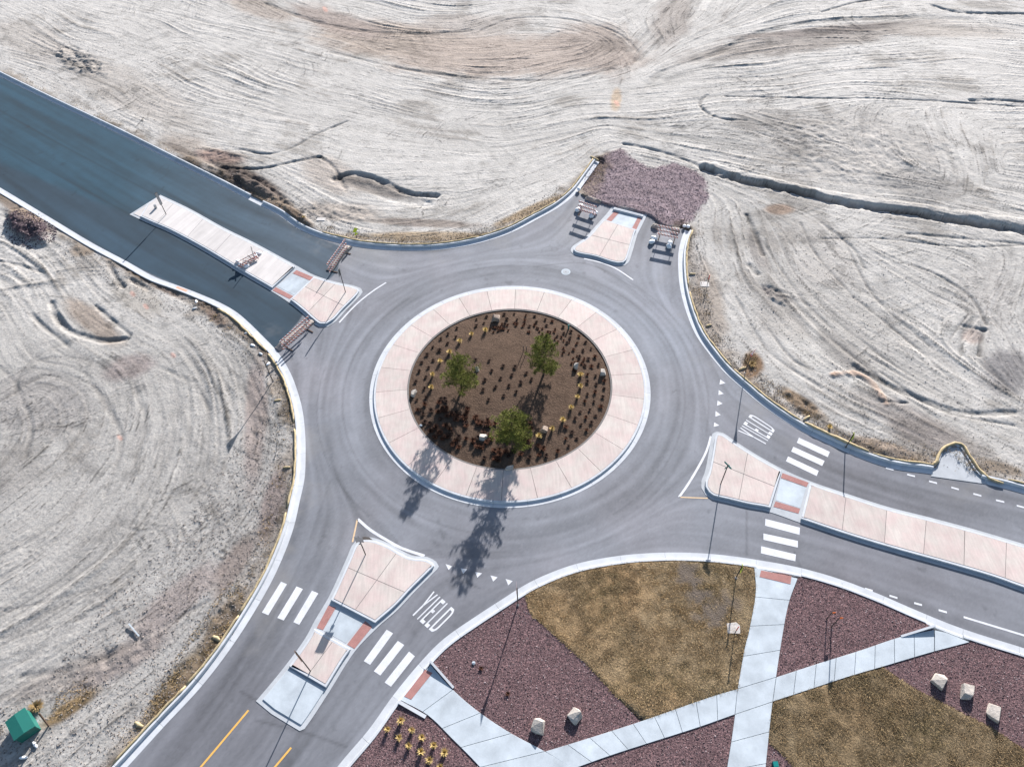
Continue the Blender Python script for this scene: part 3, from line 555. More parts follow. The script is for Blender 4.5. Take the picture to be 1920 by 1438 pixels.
# ------------------------------------------------------------------ kerbs (gutter pan, face, top) in jointed segments
def sweep_kerb(name, P, side, h=.15, seg=3.2, gut=.50, z0=-.3, label=None):
    root = empty(name, kind='structure'); P = np.asarray(P)
    L = np.concatenate([[0], np.cumsum(np.linalg.norm(np.diff(P, axis=0), axis=1))]); n = max(1, int(round(L[-1]/seg)))
    prof = [(-.0, z0), (-.0, .012), (gut-.02, .006), (gut+.015, h-.03 if h > .05 else .01), (gut+.045, h), (gut+.19, h), (gut+.2, h-.02), (gut+.2, z0)]
    for k in range(n):
        a, b = L[-1]*k/n+.007, L[-1]*(k+1)/n-.007; ss = np.linspace(a, b, max(2, int((b-a)/.45)+1))
        x = np.interp(ss, L, P[:, 0]); y = np.interp(ss, L, P[:, 1]); e = .05
        tx = np.interp(ss+e, L, P[:, 0])-np.interp(ss-e, L, P[:, 0]); ty = np.interp(ss+e, L, P[:, 1])-np.interp(ss-e, L, P[:, 1]); q = np.hypot(tx, ty)+1e-9
        nx, ny = -ty/q*side, tx/q*side; bm = bmesh.new(); R = []
        for i in range(len(ss)): R.append([bm.verts.new((x[i]+nx[i]*u, y[i]+ny[i]*u, z)) for u, z in prof])
        for r0, r1_ in zip(R, R[1:]):
            for q_ in range(len(prof)):
                f = (r0[q_], r0[(q_+1) % len(prof)], r1_[(q_+1) % len(prof)], r1_[q_]); bm.faces.new(f if side < 0 else f[::-1])
        bm.faces.new(R[0] if side > 0 else R[0][::-1]); bm.faces.new(R[-1] if side < 0 else R[-1][::-1])
        bmesh.ops.recalc_face_normals(bm, faces=bm.faces); link('kerb_segment', bm, MT['kerb'], root)
    return root
def cut(P, p0, p1):
    i = int(np.argmin(np.linalg.norm(P-np.array(W(*p0)), axis=1))); j = int(np.argmin(np.linalg.norm(P-np.array(W(*p1)), axis=1))); return P[min(i, j):max(i, j)+1]
sweep_kerb('kerb', cut(A, A_PX[0], (466, 374)), 1, h=.23); sweep_kerb('kerb', cut(A, (466, 374), (486, 385)), 1, h=.012); sweep_kerb('kerb', cut(A, (486, 385), A_PX[-1]), 1, h=.23)
sweep_kerb('kerb', cut(B, B_PX[0], (1752, 890)), 1, h=.24); sweep_kerb('kerb', cut(B, (1752, 890), (1846, 908)), 1, h=.012); sweep_kerb('kerb', cut(B, (1846, 908), B_PX[-1]), 1, h=.24)
sweep_kerb('kerb', Cc, -1, h=.23)
sweep_kerb('kerb', cut(D, D_PX[0], (736, 1305)), -1); sweep_kerb('kerb', cut(D, (736, 1305), (789, 1241)), -1, h=.03); sweep_kerb('kerb', cut(D, (789, 1241), (1418, 1049)), -1)
sweep_kerb('kerb', cut(D, (1418, 1049), (1500, 1064)), -1, h=.03); sweep_kerb('kerb', cut(D, (1500, 1064), (1735, 1151)), -1); sweep_kerb('kerb', cut(D, (1735, 1151), (1812, 1181)), -1, h=.03); sweep_kerb('kerb', cut(D, (1812, 1181), D_PX[-1]), -1)
prism('drainage_apron', ALC, -.1, .03, MT['gutter'], kind='structure')
bm = bmesh.new(); alc = spline(WL([(1748, 878), (1759, 868), (1765, 852), (1781, 840), (1797, 838), (1812, 858), (1829, 885), (1850, 902)]), .3)
for a, b in zip(alc, alc[1:]):
    d = (b-a); nn = np.array([-d[1], d[0]])/np.linalg.norm(d)*.12; prism_bm(bm, np.array([a, b, b+nn, a+nn]), -.2, .152)
link('apron_kerb', bm, MT['kerb'], kind='structure')

# ------------------------------------------------------------------ central roundabout island
cen = empty('central_island', (RC[0], RC[1], 0), kind='structure')
def ringseg(bm, r0, r1, a0, a1, prof, n=4):
    """prof: list of (radius, z) closed outline, swept round the centre"""
    R = []
    for k in range(n+1):
        a = a0+(a1-a0)*k/n; R.append([bm.verts.new((r*math.cos(a), r*math.sin(a), z)) for r, z in prof])
    m = len(prof)
    for A_, B_ in zip(R, R[1:]):
        for q in range(m): bm.faces.new((A_[q], A_[(q+1) % m], B_[(q+1) % m], B_[q]))
    bm.faces.new(R[0]); bm.faces.new(R[-1][::-1]); bmesh.ops.recalc_face_normals(bm, faces=bm.faces)
NP = 26; a_off = math.radians(2.2)
for k in range(NP):
    a0 = a_off+2*math.pi*k/NP; a1 = a0+2*math.pi/NP; g = .013
    bm = bmesh.new(); ringseg(bm, 0, 0, a0+g/10, a1-g/10, [(RI+.13, -.1), (RI+.13, .19), (RO-.56, .135), (RO-.56, -.1)], 5); link('apron_slab', bm, MT['pink'], cen)
for k in range(28):
    a0 = a_off+.05+2*math.pi*k/28; a1 = a0+2*math.pi/28
    bm = bmesh.new(); ringseg(bm, 0, 0, a0+.0007, a1-.0007, [(RO+.02, -.1), (RO+.02, .012), (RO-.33, .006), (RO-.36, .10), (RO-.40, .13), (RO-.55, .132), (RO-.55, -.1)], 5); link('kerb_segment', bm, MT['kerb'], cen)
bm = bmesh.new(); ringseg(bm, 0, 0, 0, 2*math.pi, [(RI-.02, -.1), (RI-.02, .17), (RI+.12, .172), (RI+.12, -.1)], 128); link('inner_edging', bm, MT['joint'], cen)
rr = np.hypot(dxr, dyr); bedZ = .10+.35*np.clip(1-(rr/8.8)**2, 0, 1)+.06*rough+.03*fine
grid_mesh('planting_bed', rr < 9.0, bedZ.astype(np.float32), np.ones((NY, NX, 3), np.float32), MT['mulch'], kind='structure')
def bedz(x, y):
    i = int((x-X0)/G); j = int((y-Y0)/G); return float(bedZ[j, i]) if rr[j, i] < 9 else .15
def terz(x, y):
    i = int(round((x-X0)/G)); j = int(round((y-Y0)/G)); return max(0.0, float(Hd[j, i])) if 0 <= i < NX and 0 <= j < NY else 0

# ------------------------------------------------------------------ splitter islands
def side_clip(P, a, b, keep):
    """clip along the line through photo pixels a,b keeping the side of pixel keep"""
    a, b, k = np.array(W(*a)), np.array(W(*b)), np.array(W(*keep)); d = b-a; s = d[0]*(k-a)[1]-d[1]*(k-a)[0]
    return clip(P, a, b) if s > 0 else clip(P, b, a)
def split(P, a, b):
    a, b = np.array(W(*a)), np.array(W(*b)); return clip(P, a, b), clip(P, b, a)
def panels(P, lines, mat, root, z=.2, name='slab', gap=.017, z0=-.1):
    parts = [P]
    for a, b in lines:
        nw = []
        for q in parts:
            for r_ in split(q, a, b):
                if len(r_) > 2 and abs(area(r_)) > .15: nw.append(r_)
        parts = nw
    for q in parts: prism(name, inset(q, gap), z0, z, mat, root, bev=.008)
def raised(root, P, lines, mat, kw=.16):
    prism('kerb', P, -.1, .185, MT['kerb'], root, bev=.02); prism('joint_bed', inset(P, kw), 0, .188, MT['joint'], root); panels(inset(P, kw), lines, mat, root)
def quad(px): return ccw(np.array(WL(px)))
# east splitter
E_PX = [(1333, 822), (1336, 813), (1344, 809), (1356, 812), (1381, 829), (1419, 853), (1466, 879), (1521, 903), (1589, 926), (1664, 950), (1739, 969), (1829, 993), (1920, 1020), (2100, 1072), (2100, 1168), (1920, 1110), (1858, 1088), (1769, 1062), (1679, 1037), (1589, 1010), (1500, 980), (1443, 960), (1400, 952), (1363, 943), (1334, 936), (1323, 928), (1315, 915), (1315, 902), (1321, 887), (1327, 859)]
EP = spline(WL(E_PX[:13]), .4); EP2 = spline(WL(E_PX[14:]+[E_PX[0]]), .4); EO = clean(ccw(np.concatenate([EP, EP2])))
ei = empty('traffic_island', kind='structure'); prism('gutter', EO, -.1, .022, MT['gutter'], ei)
EI = inset(EO, .30)
raised(ei, side_clip(EI, (1466, 880), (1443, 955), (1380, 880)), [((1336, 868), (1453, 915)), ((1402, 846), (1383, 946))], MT['pink'])
raised(ei, side_clip(EI, (1518, 905), (1501, 973), (1700, 1000)), [((1585, 930), (1577, 1001)), ((1661, 954), (1656, 1027)), ((1735, 974), (1729, 1048)), ((1807, 992), (1805, 1070)), ((1885, 1010), (1882, 1094)), ((1965, 1030), (1962, 1115)), ((2035, 1045), (2030, 1135))], MT['pink'])
prism('tactile_strip', quad([(1467, 887), (1516, 905), (1512, 913), (1464, 896)]), 0, .035, MT['brickred'], ei); prism('tactile_strip', quad([(1454, 940), (1500, 954), (1497, 963), (1450, 950)]), 0, .035, MT['brickred'], ei)
prism('crossing_slab', quad([(1463, 898), (1511, 915), (1500, 953), (1454, 938)]), 0, .03, MT['walk'], ei, bev=.005)
# south-west splitter
S_PX = [(652, 1042), (660, 1023), (669, 1012), (681, 1007), (703, 1009), (728, 1018), (772, 1041), (801, 1044), (818, 1053), (823, 1062), (813, 1074), (776, 1111), (747, 1142), (706, 1178), (664, 1223), (614, 1302), (571, 1366), (562, 1370), (509, 1337), (480, 1314), (504, 1286), (538, 1244), (572, 1197), (591, 1162), (616, 1120), (640, 1069)]
SO = clean(ccw(np.concatenate([spline(WL(S_PX[19:]+S_PX[:18]), .3), np.array(WL([(509, 1338)]))]))); si = empty('traffic_island', kind='structure'); prism('gutter', SO, -.1, .022, MT['gutter'], si); SI = inset(SO, .30)
raised(si, side_clip(SI, (617, 1124), (706, 1170), (700, 1080)), [((741, 1043), (667, 1145)), ((653, 1066), (757, 1111))], MT['pink'])
raised(si, side_clip(side_clip(SI, (589, 1180), (663, 1221), (580, 1250)), (538, 1247), (614, 1291), (610, 1230)), [((628, 1200), (576, 1270))], MT['pink'])
nose = side_clip(SI, (537, 1250), (613, 1294), (540, 1330)); prism('nose_slab', inset(nose, .012), -.1, .075, MT['walk'], si, bev=.03)
for q in ([(616, 1135), (630, 1139), (606, 1181), (594, 1177)], [(685, 1164), (698, 1175), (665, 1216), (651, 1208)]): prism('tactile_strip', quad(q), 0, .035, MT['brickred'], si)
prism('crossing_slab', quad([(632, 1141), (683, 1164), (649, 1206), (608, 1183)]), 0, .03, MT['walk'], si, bev=.005)
prism('dark_kerb_crescent', ccw(np.array(WL([(667, 1018), (670, 1012), (676, 1007.5), (684, 1006), (692, 1007), (699, 1012), (691, 1011.5), (683, 1011.5), (676, 1013)], .19))), .187, .191, MT['darksteel'], si)  # thin dark crescent lying on the kerb nose
# north-west splitter
N_PX = [(243, 402.5), (301, 366), (356, 392), (421, 428), (476, 455), (557, 499), (591, 517), (630, 529), (663, 536), (677, 541), (680, 548), (669, 562), (648, 583), (630, 603), (614, 613), (598, 613), (585, 604), (565, 586), (541, 567), (510, 547), (455, 515), (382, 471), (317, 436), (278, 419)]
NO = clean(ccw(spline(WL(N_PX[1:]+N_PX[:1]), .5))); ni = empty('traffic_island', kind='structure'); prism('gutter', NO, -.1, .022, MT['gutter'], ni); NI = inset(NO, .30)
raised(ni, side_clip(side_clip(NI, (556, 500), (511, 542), (420, 480)), (286, 372), (262, 412), (420, 480)), [((330, 380), (296, 420)), ((385, 410), (345, 455)), ((440, 436), (398, 482)), ((500, 468), (455, 512))], MT['pale'])
prism('nose_slab', inset(side_clip(NI, (286, 372), (262, 412), (255, 402)), .01), -.1, .05, MT['pale'], ni)
raised(ni, side_clip(NI, (592, 519), (546, 563), (640, 570)), [((572, 540), (645, 576)), ((636, 528), (578, 588))], MT['pink'])
for q in ([(556, 507), (589, 521), (583, 527), (549, 513)], [(517, 539), (550, 556), (543, 561), (511, 545)]): prism('tactile_strip', quad(q), 0, .035, MT['brickred'], ni)
prism('crossing_slab', quad([(548, 515), (581, 529), (552, 554), (519, 537)]), 0, .03, MT['walk'], ni, bev=.005)
# north splitter
T_PX = [(1149, 387), (1213, 404), (1195, 440), (1182, 484), (1178, 493), (1171, 498), (1160, 499), (1141, 495), (1114, 486), (1087, 481), (1075, 477), (1070, 470), (1074, 462), (1097, 446), (1117, 424), (1137, 402)]
TP = np.concatenate([np.array(WL(T_PX[:2])), spline(WL(T_PX[2:]), .3)]); TO = clean(ccw(TP)); ti = empty('traffic_island', kind='structure'); prism('gutter', TO, -.1, .022, MT['gutter'], ti); TI = inset(TO, .30)
raised(ti, side_clip(TI, (1133, 414), (1193, 433), (1130, 470)), [((1160, 421), (1124, 482)), ((1108, 444), (1188, 464))], MT['pink'])
raised(ti, side_clip(TI, (1147, 394), (1210, 410), (1190, 390)), [], MT['kerb'])
for q in ([(1152, 397), (1160, 400), (1145, 417), (1136, 414)], [(1196, 408), (1203, 410), (1193, 431), (1185, 429)]): prism('tactile_strip', quad(q), 0, .035, MT['brickred'], ti)
prism('crossing_slab', quad([(1162, 400), (1195, 409), (1183, 429), (1147, 418)]), 0, .03, MT['walk'], ti, bev=.005)

# ------------------------------------------------------------------ painted markings (thin sheets above the asphalt)
ZP = .007
def mark_bm(bm, P, z=ZP): P = clean(ccw(P)); bm.faces.new([bm.verts.new((p[0], p[1], z)) for p in P])
def marks(name, polys, mat, part):
    r = empty(name, kind='structure')
    for P in polys:
        bm = bmesh.new(); mark_bm(bm, quad(P)); link(part, bm, mat, r)
marks('crosswalk', [[(527, 1090), (538, 1095), (503, 1153), (491, 1148)], [(556, 1099), (568, 1104), (532, 1163), (520, 1158)], [(585, 1107), (597, 1112), (561, 1171), (550, 1166)]], MT['paint'], 'crosswalk_bar')
marks('crosswalk', [[(725, 1180), (737, 1187), (694, 1246), (682, 1239)], [(746, 1201), (758, 1209), (713, 1266), (701, 1258)], [(767, 1221), (778, 1230), (733, 1287), (721, 1279)]], MT['paint'], 'crosswalk_bar')
marks('crosswalk', [[(1498, 820.5), (1556, 847), (1552, 857), (1494, 830)], [(1487.5, 837.5), (1546, 864), (1541.6, 873.6), (1483.4, 846.4)], [(1477.6, 855.6), (1535, 882.5), (1531.3, 892.4), (1473.4, 864.6)]], MT['paint'], 'crosswalk_bar')
marks('crosswalk', [[(1435, 972.5), (1500, 989), (1499, 1002.5), (1434.5, 985.4)], [(1431.4, 999.8), (1496, 1013.8), (1496, 1026.4), (1431.4, 1011.7)], [(1427.2, 1023.7), (1492.4, 1039.2), (1491.2, 1052), (1426.7, 1037)]], MT['paint'], 'crosswalk_bar')
marks('yield_line', [[(1350.5, 711.6), (1360.2, 718.5), (1349, 721)], [(1347.6, 731.3), (1357, 738.3), (1347, 740.7)], [(1345.4, 751), (1354.8, 756.7), (1344.4, 761)], [(1341.6, 770.7), (1351.4, 777.7), (1341.4, 781.4)], [(1339.2, 791.8), (1348.6, 797.6), (1338.2, 800.4)]], MT['paint'], 'yield_triangle')
marks('yield_line', [[(835.3, 1057), (847.8, 1061.4), (841, 1068.4)], [(863.6, 1065), (875.9, 1067), (868.3, 1075.7)], [(891, 1072), (904, 1074.4), (895, 1082.7)], [(919.7, 1078.4), (933, 1082), (924.7, 1090)], [(948, 1085), (961.2, 1089), (953, 1097)]], MT['paint'], 'yield_triangle')
def dash(bm, px, wd, step=.4):
    P = spline(WL(px), step); n = len(P); 
    T_ = np.gradient(P, axis=0); T_ /= np.linalg.norm(T_, axis=1)[:, None]; N_ = np.stack([-T_[:, 1], T_[:, 0]], -1)*wd/2
    a = [bm.verts.new((*p, ZP)) for p in P-N_]; b = [bm.verts.new((*p, ZP)) for p in P+N_]
    for i in range(n-1): bm.faces.new((a[i], a[i+1], b[i+1], b[i]))
def dashes(name, L, wd, mat, part):
    r = empty(name, kind='structure')
    for p in L: bm = bmesh.new(); dash(bm, p, wd); link(part, bm, mat, r)
f = lambda x0, y0, x1, y1: [(1380+x0/3.344, 800+y0/3.344), (1380+x1/3.344, 800+y1/3.344)]
dashes('lane_line', [f(940, 258, 988, 270), f(1073, 299, 1122, 311), f(1210, 341, 1260, 354), f(1350, 380, 1397, 393), f(1488, 420, 1538, 433), f(1630, 460, 1682, 472), f(1760, 494, 1806, 506), f(1900, 530, 1950, 543)], .15, MT['paint'], 'lane_dash')
dashes('lane_line', [f(657, 967, 705, 982), f(808, 1014, 857, 1028), f(962, 1058, 1012, 1073), f(1117, 1104, 1166, 1117), f(1270, 1148, 1322, 1163), f(1427, 1192, 2000, 1366)], .15, MT['paint'], 'lane_dash')
dashes('edge_line', [[(636, 605), (657, 582), (677, 563), (702, 544), (724, 530)]], .16, MT['paint'], 'painted_line')
dashes('edge_line', [[(1095, 485), (1128, 493), (1155, 504), (1187, 525)]], .14, MT['paint'], 'painted_line')
dashes('edge_line', [[(671, 973), (694, 993), (728, 1014), (752, 1027), (796, 1042)]], .22, MT['paint'], 'painted_line'); dashes('yellow_edge_line', [[(670, 974), (661, 1016)]], .12, MT['paleyellow'], 'painted_line')
dashes('edge_line', [[(1333, 818), (1325, 845), (1308, 878), (1288, 911), (1273, 932)]], .18, MT['paint'], 'painted_line'); dashes('yellow_edge_line', [[(1274, 932), (1327, 934)]], .10, MT['paleyellow'], 'painted_line')
dashes('yellow_centre_line', [[(466, 1331), (376, 1438), (330, 1492)], [(546, 1401), (500, 1456), (460, 1505)]], .13, MT['yellow'], 'lane_dash')
# the word YIELD, twice; letter strokes in a unit cell, u across, v up
LET = {'Y': [[(0, 1), (.22, 1), (.5, .60), (.5, .45), (.36, .45)], [(.78, 1), (1, 1), (.62, .45), (.5, .45), (.5, .60)], [(.37, 0), (.62, 0), (.62, .46), (.37, .46)]],
       'I': [[(.3, 0), (.62, 0), (.62, 1), (.3, 1)]],
       'E': [[(0, 0), (.26, 0), (.26, 1), (0, 1)], [(.26, 0), (.9, 0), (.9, .12), (.26, .12)], [(.26, .45), (.75, .45), (.75, .56), (.26, .56)], [(.26, .88), (.9, .88), (.9, 1), (.26, 1)]],
       'L': [[(0, 0), (.26, 0), (.26, 1), (0, 1)], [(.26, 0), (.9, 0), (.9, .13), (.26, .13)]],
       'D': [[(0, 0), (.24, 0), (.24, 1), (0, 1)], [(.24, 0), (.62, 0), (.78, .04), (.68, .13), (.56, .10), (.24, .10)], [(.78, .04), (.95, .13), (1, .25), (.77, .25), (.68, .13)], [(.77, .25), (1, .25), (1, .75), (.77, .75)], [(.77, .75), (1, .75), (.95, .87), (.78, .96), (.68, .87)], [(.24, .90), (.56, .90), (.68, .87), (.78, .96), (.62, 1), (.24, 1)]]}
def word(BL, BR, TR_, TL):
    bl, br, tr, tl = [np.array(W(*p)) for p in (BL, BR, TR_, TL)]; r = empty('yield_lettering', kind='structure')
    cells = [('Y', 0, .2), ('I', .235, .12), ('E', .39, .17), ('L', .60, .15), ('D', .79, .21)]
    for ch, u0, wd in cells:
        bm = bmesh.new()
        for poly in LET[ch]:
            P = []
            for u, v_ in poly:
                U = u0+u*wd; P.append((bl*(1-U)+br*U)*(1-v_)+(tl*(1-U)+tr*U)*v_)
            mark_bm(bm, P)
        link('painted_letter', bm, MT['paint'], r)
word((770, 1150), (813, 1187), (855, 1145), (813, 1108)); word((1434, 835), (1454, 805), (1408, 775), (1384, 808))
# manhole
mh = W(1061, 510); r = empty('manhole', (*mh, 0), label='round manhole with a pale concrete collar on the asphalt north of the apron', category='manhole')
bm = bmesh.new(); ringseg(bm, 0, 0, 0, 2*math.pi, [(.30, 0), (.30, .009), (.46, .009), (.46, 0)], 28); link('collar', bm, MT['walk'], r)
bm = bmesh.new(); cyl(bm, (0, 0, 0), (0, 0, .012), .29, seg=24); link('cover', bm, MT['gutter'], r); bm = bmesh.new(); box(bm, (0, 0, .014), (.12, .04, .01)); link('pick_slot', bm, MT['iron'], r)

# ------------------------------------------------------------------ south-east landscaping
ZW = .15
def poly2(px, z=ZW, step=.5): return spline(WL(px, z), step)
P1L = poly2([(751, 1312), (803, 1341), (844, 1381), (900, 1438), (990, 1545)]); P1R = poly2([(806, 1244), (847, 1290), (894, 1331), (955, 1372), (1022, 1408), (1090, 1450), (1190, 1530)])
P2U = poly2([(1022, 1408), (1107, 1382), (1200, 1352), (1335, 1305), (1383, 1291)]); P2D = poly2([(1075, 1441), (1136, 1419), (1200, 1398), (1310, 1363), (1378, 1339)])
P3L = poly2([(1414, 1064), (1417, 1108), (1403, 1190), (1398, 1206), (1383, 1291), (1378, 1339), (1371, 1390), (1363, 1440), (1346, 1560)]); P3R = poly2([(1496, 1084), (1479, 1131), (1466, 1200), (1455.5, 1269), (1449, 1315), (1441, 1388), (1436, 1438), (1426, 1560)])
P4U = poly2([(1455.5, 1269), (1538, 1242), (1609, 1220), (1690, 1193), (1752, 1180)]); P4D = poly2([(1449, 1315), (1522, 1291), (1592, 1268), (1657, 1249), (1752, 1221), (1822, 1203)])
def along(P, t):
    L = np.concatenate([[0], np.cumsum(np.linalg.norm(np.diff(P, axis=0), axis=1))]); return np.array([np.interp(t*L[-1], L, P[:, 0]), np.interp(t*L[-1], L, P[:, 1])])
def slabs(root, U, Dn, n, mat=MT['walk'], g=.013):
    for k in range(n):
        a, b = k/n, (k+1)/n; m = 4
        top = [along(U, a+(b-a)*i/m) for i in range(m+1)]; bot = [along(Dn, a+(b-a)*i/m) for i in range(m+1)][::-1]
        prism('paving_slab', inset(np.array(top+bot), g), -.05, ZW, mat, root, bev=.008)
def upto(P, px, z=ZW): i = int(np.argmin(np.linalg.norm(P-np.array(W(*px, z)), axis=1))); return P[:i+1], P[i:]
f1 = empty('footpath', kind='structure'); P1La, P1Lb = upto(P1L, (900, 1438)); P1Ra, P1Rb = upto(P1R, (1022, 1408)); slabs(f1, P1La, P1Ra, 4); slabs(f1, P1Lb, P1Rb, 2)
f2 = empty('footpath', kind='structure'); slabs(f2, P2U, P2D, 9); slabs(f2, P4U, P4D[:int(np.argmin(np.linalg.norm(P4D-np.array(W(1752, 1221, ZW)), axis=1)))+1], 8)
prism('paving_slab', ccw(np.array(WL([(1753, 1181), (1775, 1186), (1818, 1203), (1753, 1220)], ZW))), -.05, ZW-.01, MT['walk'], f2)
f3 = empty('footpath', kind='structure')
a, b = upto(P3L, (1383, 1291)); a2, b2 = upto(P3R, (1455.5, 1269)); slabs(f3, a, a2, 4)
c_, d_ = upto(b, (1378, 1339)); c2, d2 = upto(b2, (1449, 1315)); slabs(f3, c_, c2, 1); slabs(f3, d_, d2, 4)
def ramp_strip(q, root): prism('tactile_strip', ccw(np.array(WL(q, ZW))), 0, ZW+.012, MT['brickred'], root)
ramp_strip([(797, 1255), (811, 1261), (771, 1311), (758, 1305)], f1); ramp_strip([(1427, 1069), (1484, 1080), (1482, 1095), (1424, 1081)], f3)
def wedge(px, h0, h1, wd, root, z=0):
    """side upstand of a kerb ramp: a thin wall whose height tapers"""
    a, b = np.array(W(*px[0], .1)), np.array(W(*px[1], .1)); d = (b-a)/np.linalg.norm(b-a); n = np.array([-d[1], d[0]])*wd; bm = bmesh.new()
    V = [bm.verts.new((*p, zz)) for p, zz in ((a, 0), (b, 0), (b+n, 0), (a+n, 0), (a, h0), (b, h1), (b+n, h1), (a+n, h0))]
    for F in ((0, 3, 2, 1), (4, 5, 6, 7), (0, 1, 5, 4), (1, 2, 6, 5), (2, 3, 7, 6), (3, 0, 4, 7)): bm.faces.new([V[i] for i in F])
    bmesh.ops.recalc_face_normals(bm, faces=bm.faces); link('ramp_upstand', bm, MT['kerb'], root)
wedge([(806, 1243), (849, 1291)], .42, .18, .15, f1); wedge([(750, 1313), (800, 1341)], .24, .16, -.22, f1); wedge([(1752, 1177), (1690, 1195)], .40, .17, -.14, f2)
# beds
Dback = None
def offset_line(P, d):
    T_ = np.gradient(P, axis=0); T_ /= np.linalg.norm(T_, axis=1)[:, None]; return P+np.stack([-T_[:, 1], T_[:, 0]], -1)*d
DB = offset_line(D, -.70)
def dseg(p0, p1): return cut(DB, p0, p1)
ZG = .10
def near_corner(*px): return [np.array(W(x, y, ZG)) for x, y in px]
R1 = np.concatenate([dseg((795, 1240), (975, 1106)), np.array(near_corner((995, 1153), (1051, 1200), (1098, 1243), (1150, 1300), (1198, 1350))), P2U[:int(len(P2U)*.48)][::-1], P1R[:int(np.argmin(np.linalg.norm(P1R-P2U[0], axis=1)))+1][::-1]])
L1 = np.concatenate([dseg((975, 1106), (1416, 1050)), P3L[:int(np.argmin(np.linalg.norm(P3L-P2U[-1], axis=1)))+1], P2U[int(len(P2U)*.48):][::-1], np.array(near_corner((1150, 1300), (1098, 1243), (1051, 1200), (995, 1153)))])
R2 = np.concatenate([dseg((1500, 1066), (1740, 1155)), P4U[::-1], P3R[:int(np.argmin(np.linalg.norm(P3R-P4U[0], axis=1)))+1][::-1]])
edge2 = [(1659, 1253), (1717, 1291), (1785, 1326), (1860, 1364), (1930, 1410), (2050, 1480)]
i2 = int(np.argmin(np.linalg.norm(P4D-np.array(W(1657, 1249, ZW)), axis=1)))
R3 = np.concatenate([dseg((1815, 1183), (2240, 1330)), np.array(near_corner((2260, 1560), (2150, 1560))), np.array(near_corner(*edge2))[::-1], P4D[i2:]])
k3 = int(np.argmin(np.linalg.norm(P3R-P4D[0], axis=1)))
k4 = int(np.argmin(np.linalg.norm(P3R-np.array(W(1441, 1390, ZW)), axis=1)))
edge3 = [(1442, 1392), (1481, 1429), (1510, 1470), (1560, 1560)]
L2 = np.concatenate([P4D[:i2+1], np.array(near_corner(*edge2)), np.array(near_corner((2150, 1560), (1560, 1560))), np.array(near_corner(*edge3[:-1]))[::-1], P3R[k3:k4][::-1]])
R6 = np.concatenate([P3R[k4:], np.array(near_corner(*edge3))[::-1]])
R4 = np.concatenate([P2D, P3L[int(np.argmin(np.linalg.norm(P3L-P2D[-1], axis=1))):], np.array(near_corner((1200, 1560))), P1R[int(np.argmin(np.linalg.norm(P1R-P2D[0], axis=1)))-0:][::-1]])
R5 = np.concatenate([dseg((560, 1540), (738, 1305)), P1L, np.array(near_corner((900, 1580), (600, 1580)))])
rng2 = np.random.default_rng(5)
def scatter(P, n, r=rng2):
    P = ccw(P); m = inside(P); j, i = np.nonzero(m); k = r.integers(0, len(j), n)
    return np.stack([xs[i[k]]+r.uniform(-G/2, G/2, n), ys[j[k]]+r.uniform(-G/2, G/2, n)], -1), m.sum()*G*G
OCT = np.array([(1, 0, 0), (0, 1, 0), (-1, 0, 0), (0, -1, 0), (0, 0, .9), (0, 0, -.5)], np.float32); OF = np.array([(0, 1, 4), (1, 2, 4), (2, 3, 4), (3, 0, 4)], np.int32)
def stones(name, pts, z, s0, s1, mat, zf=None, colr=None, **props):
    n = len(pts); sz = rng2.uniform(s0, s1, n)[:, None, None]*rng2.uniform(.6, 1.3, (n, 1, 3)); a = rng2.uniform(0, 6.28, n); V = OCT[None]*sz; V = V+rng2.uniform(-.25, .25, V.shape)*sz
    x = V[..., 0]*np.cos(a)[:, None]-V[..., 1]*np.sin(a)[:, None]; y = V[..., 0]*np.sin(a)[:, None]+V[..., 1]*np.cos(a)[:, None]
    zz = (np.array([zf(*p) for p in pts]) if zf else np.full(n, z))
    V = np.stack([x+pts[:, :1], y+pts[:, 1:2], V[..., 2]+zz[:, None]], -1).reshape(-1, 3); F = (OF[None]+6*np.arange(n)[:, None, None]).reshape(-1, 3)
    cc = None
    if colr is not None: cc = np.repeat(colr, 6, 0)
    return raw_mesh(name, V, F, mat, cc, **props)
MT['stonev'] = material('loose_stone', (.15, .1, .1), attr='tint', rough=1, var=.1, scale=4, fine=12, finevar=.15, bump=0, spec=.1)
def rockcol(n, base=(.145, .102, .103)):
    b = np.array(base)[None]*rng2.uniform(.5, 1.45, (n, 1)); k = rng2.random(n) < .10; b[k] = np.array([.36, .29, .29])*rng2.uniform(.7, 1.2, (k.sum(), 1)); return b
for k_, P in enumerate((R1, R2, R3, R4, R5, R6)):
    prism('gravel_bed', P, -.3, ZG, MT['rock'], kind='structure')
    p, ar = scatter(P, int(max(50, 60*(inside(ccw(P)).sum()*G*G)))); stones('gravel', p, ZG, .022, .052, MT['stonev'], colr=rockcol(len(p)), kind='stuff')
MT['lawnsoilv'] = material('lawn_thatch', (.2, .2, .1), attr='tint', rough=1, var=.12, scale=.8, fine=9, finevar=.3, bump=.9, bumpscale=9, bumpdist=.08, spec=.05)
lr1 = vnoise(.55, 2, 96); lr2 = vnoise(2.4, 3, 97); lr3 = vnoise(5, 3, 98)
mud = np.zeros((NY, NX), np.float32)
for (mx, my), mr in (((1292, 1075), .9), ((1302, 1095), 1.1), ((1315, 1118), 1.3), ((1328, 1140), 1.3), ((1345, 1155), .9)):
    c = W(mx, my, ZG); mud = np.maximum(mud, np.clip((1.25-np.hypot(XX-c[0], YY-c[1])/mr+lr1*1.2+lr2*1.6)/.8, 0, 1))
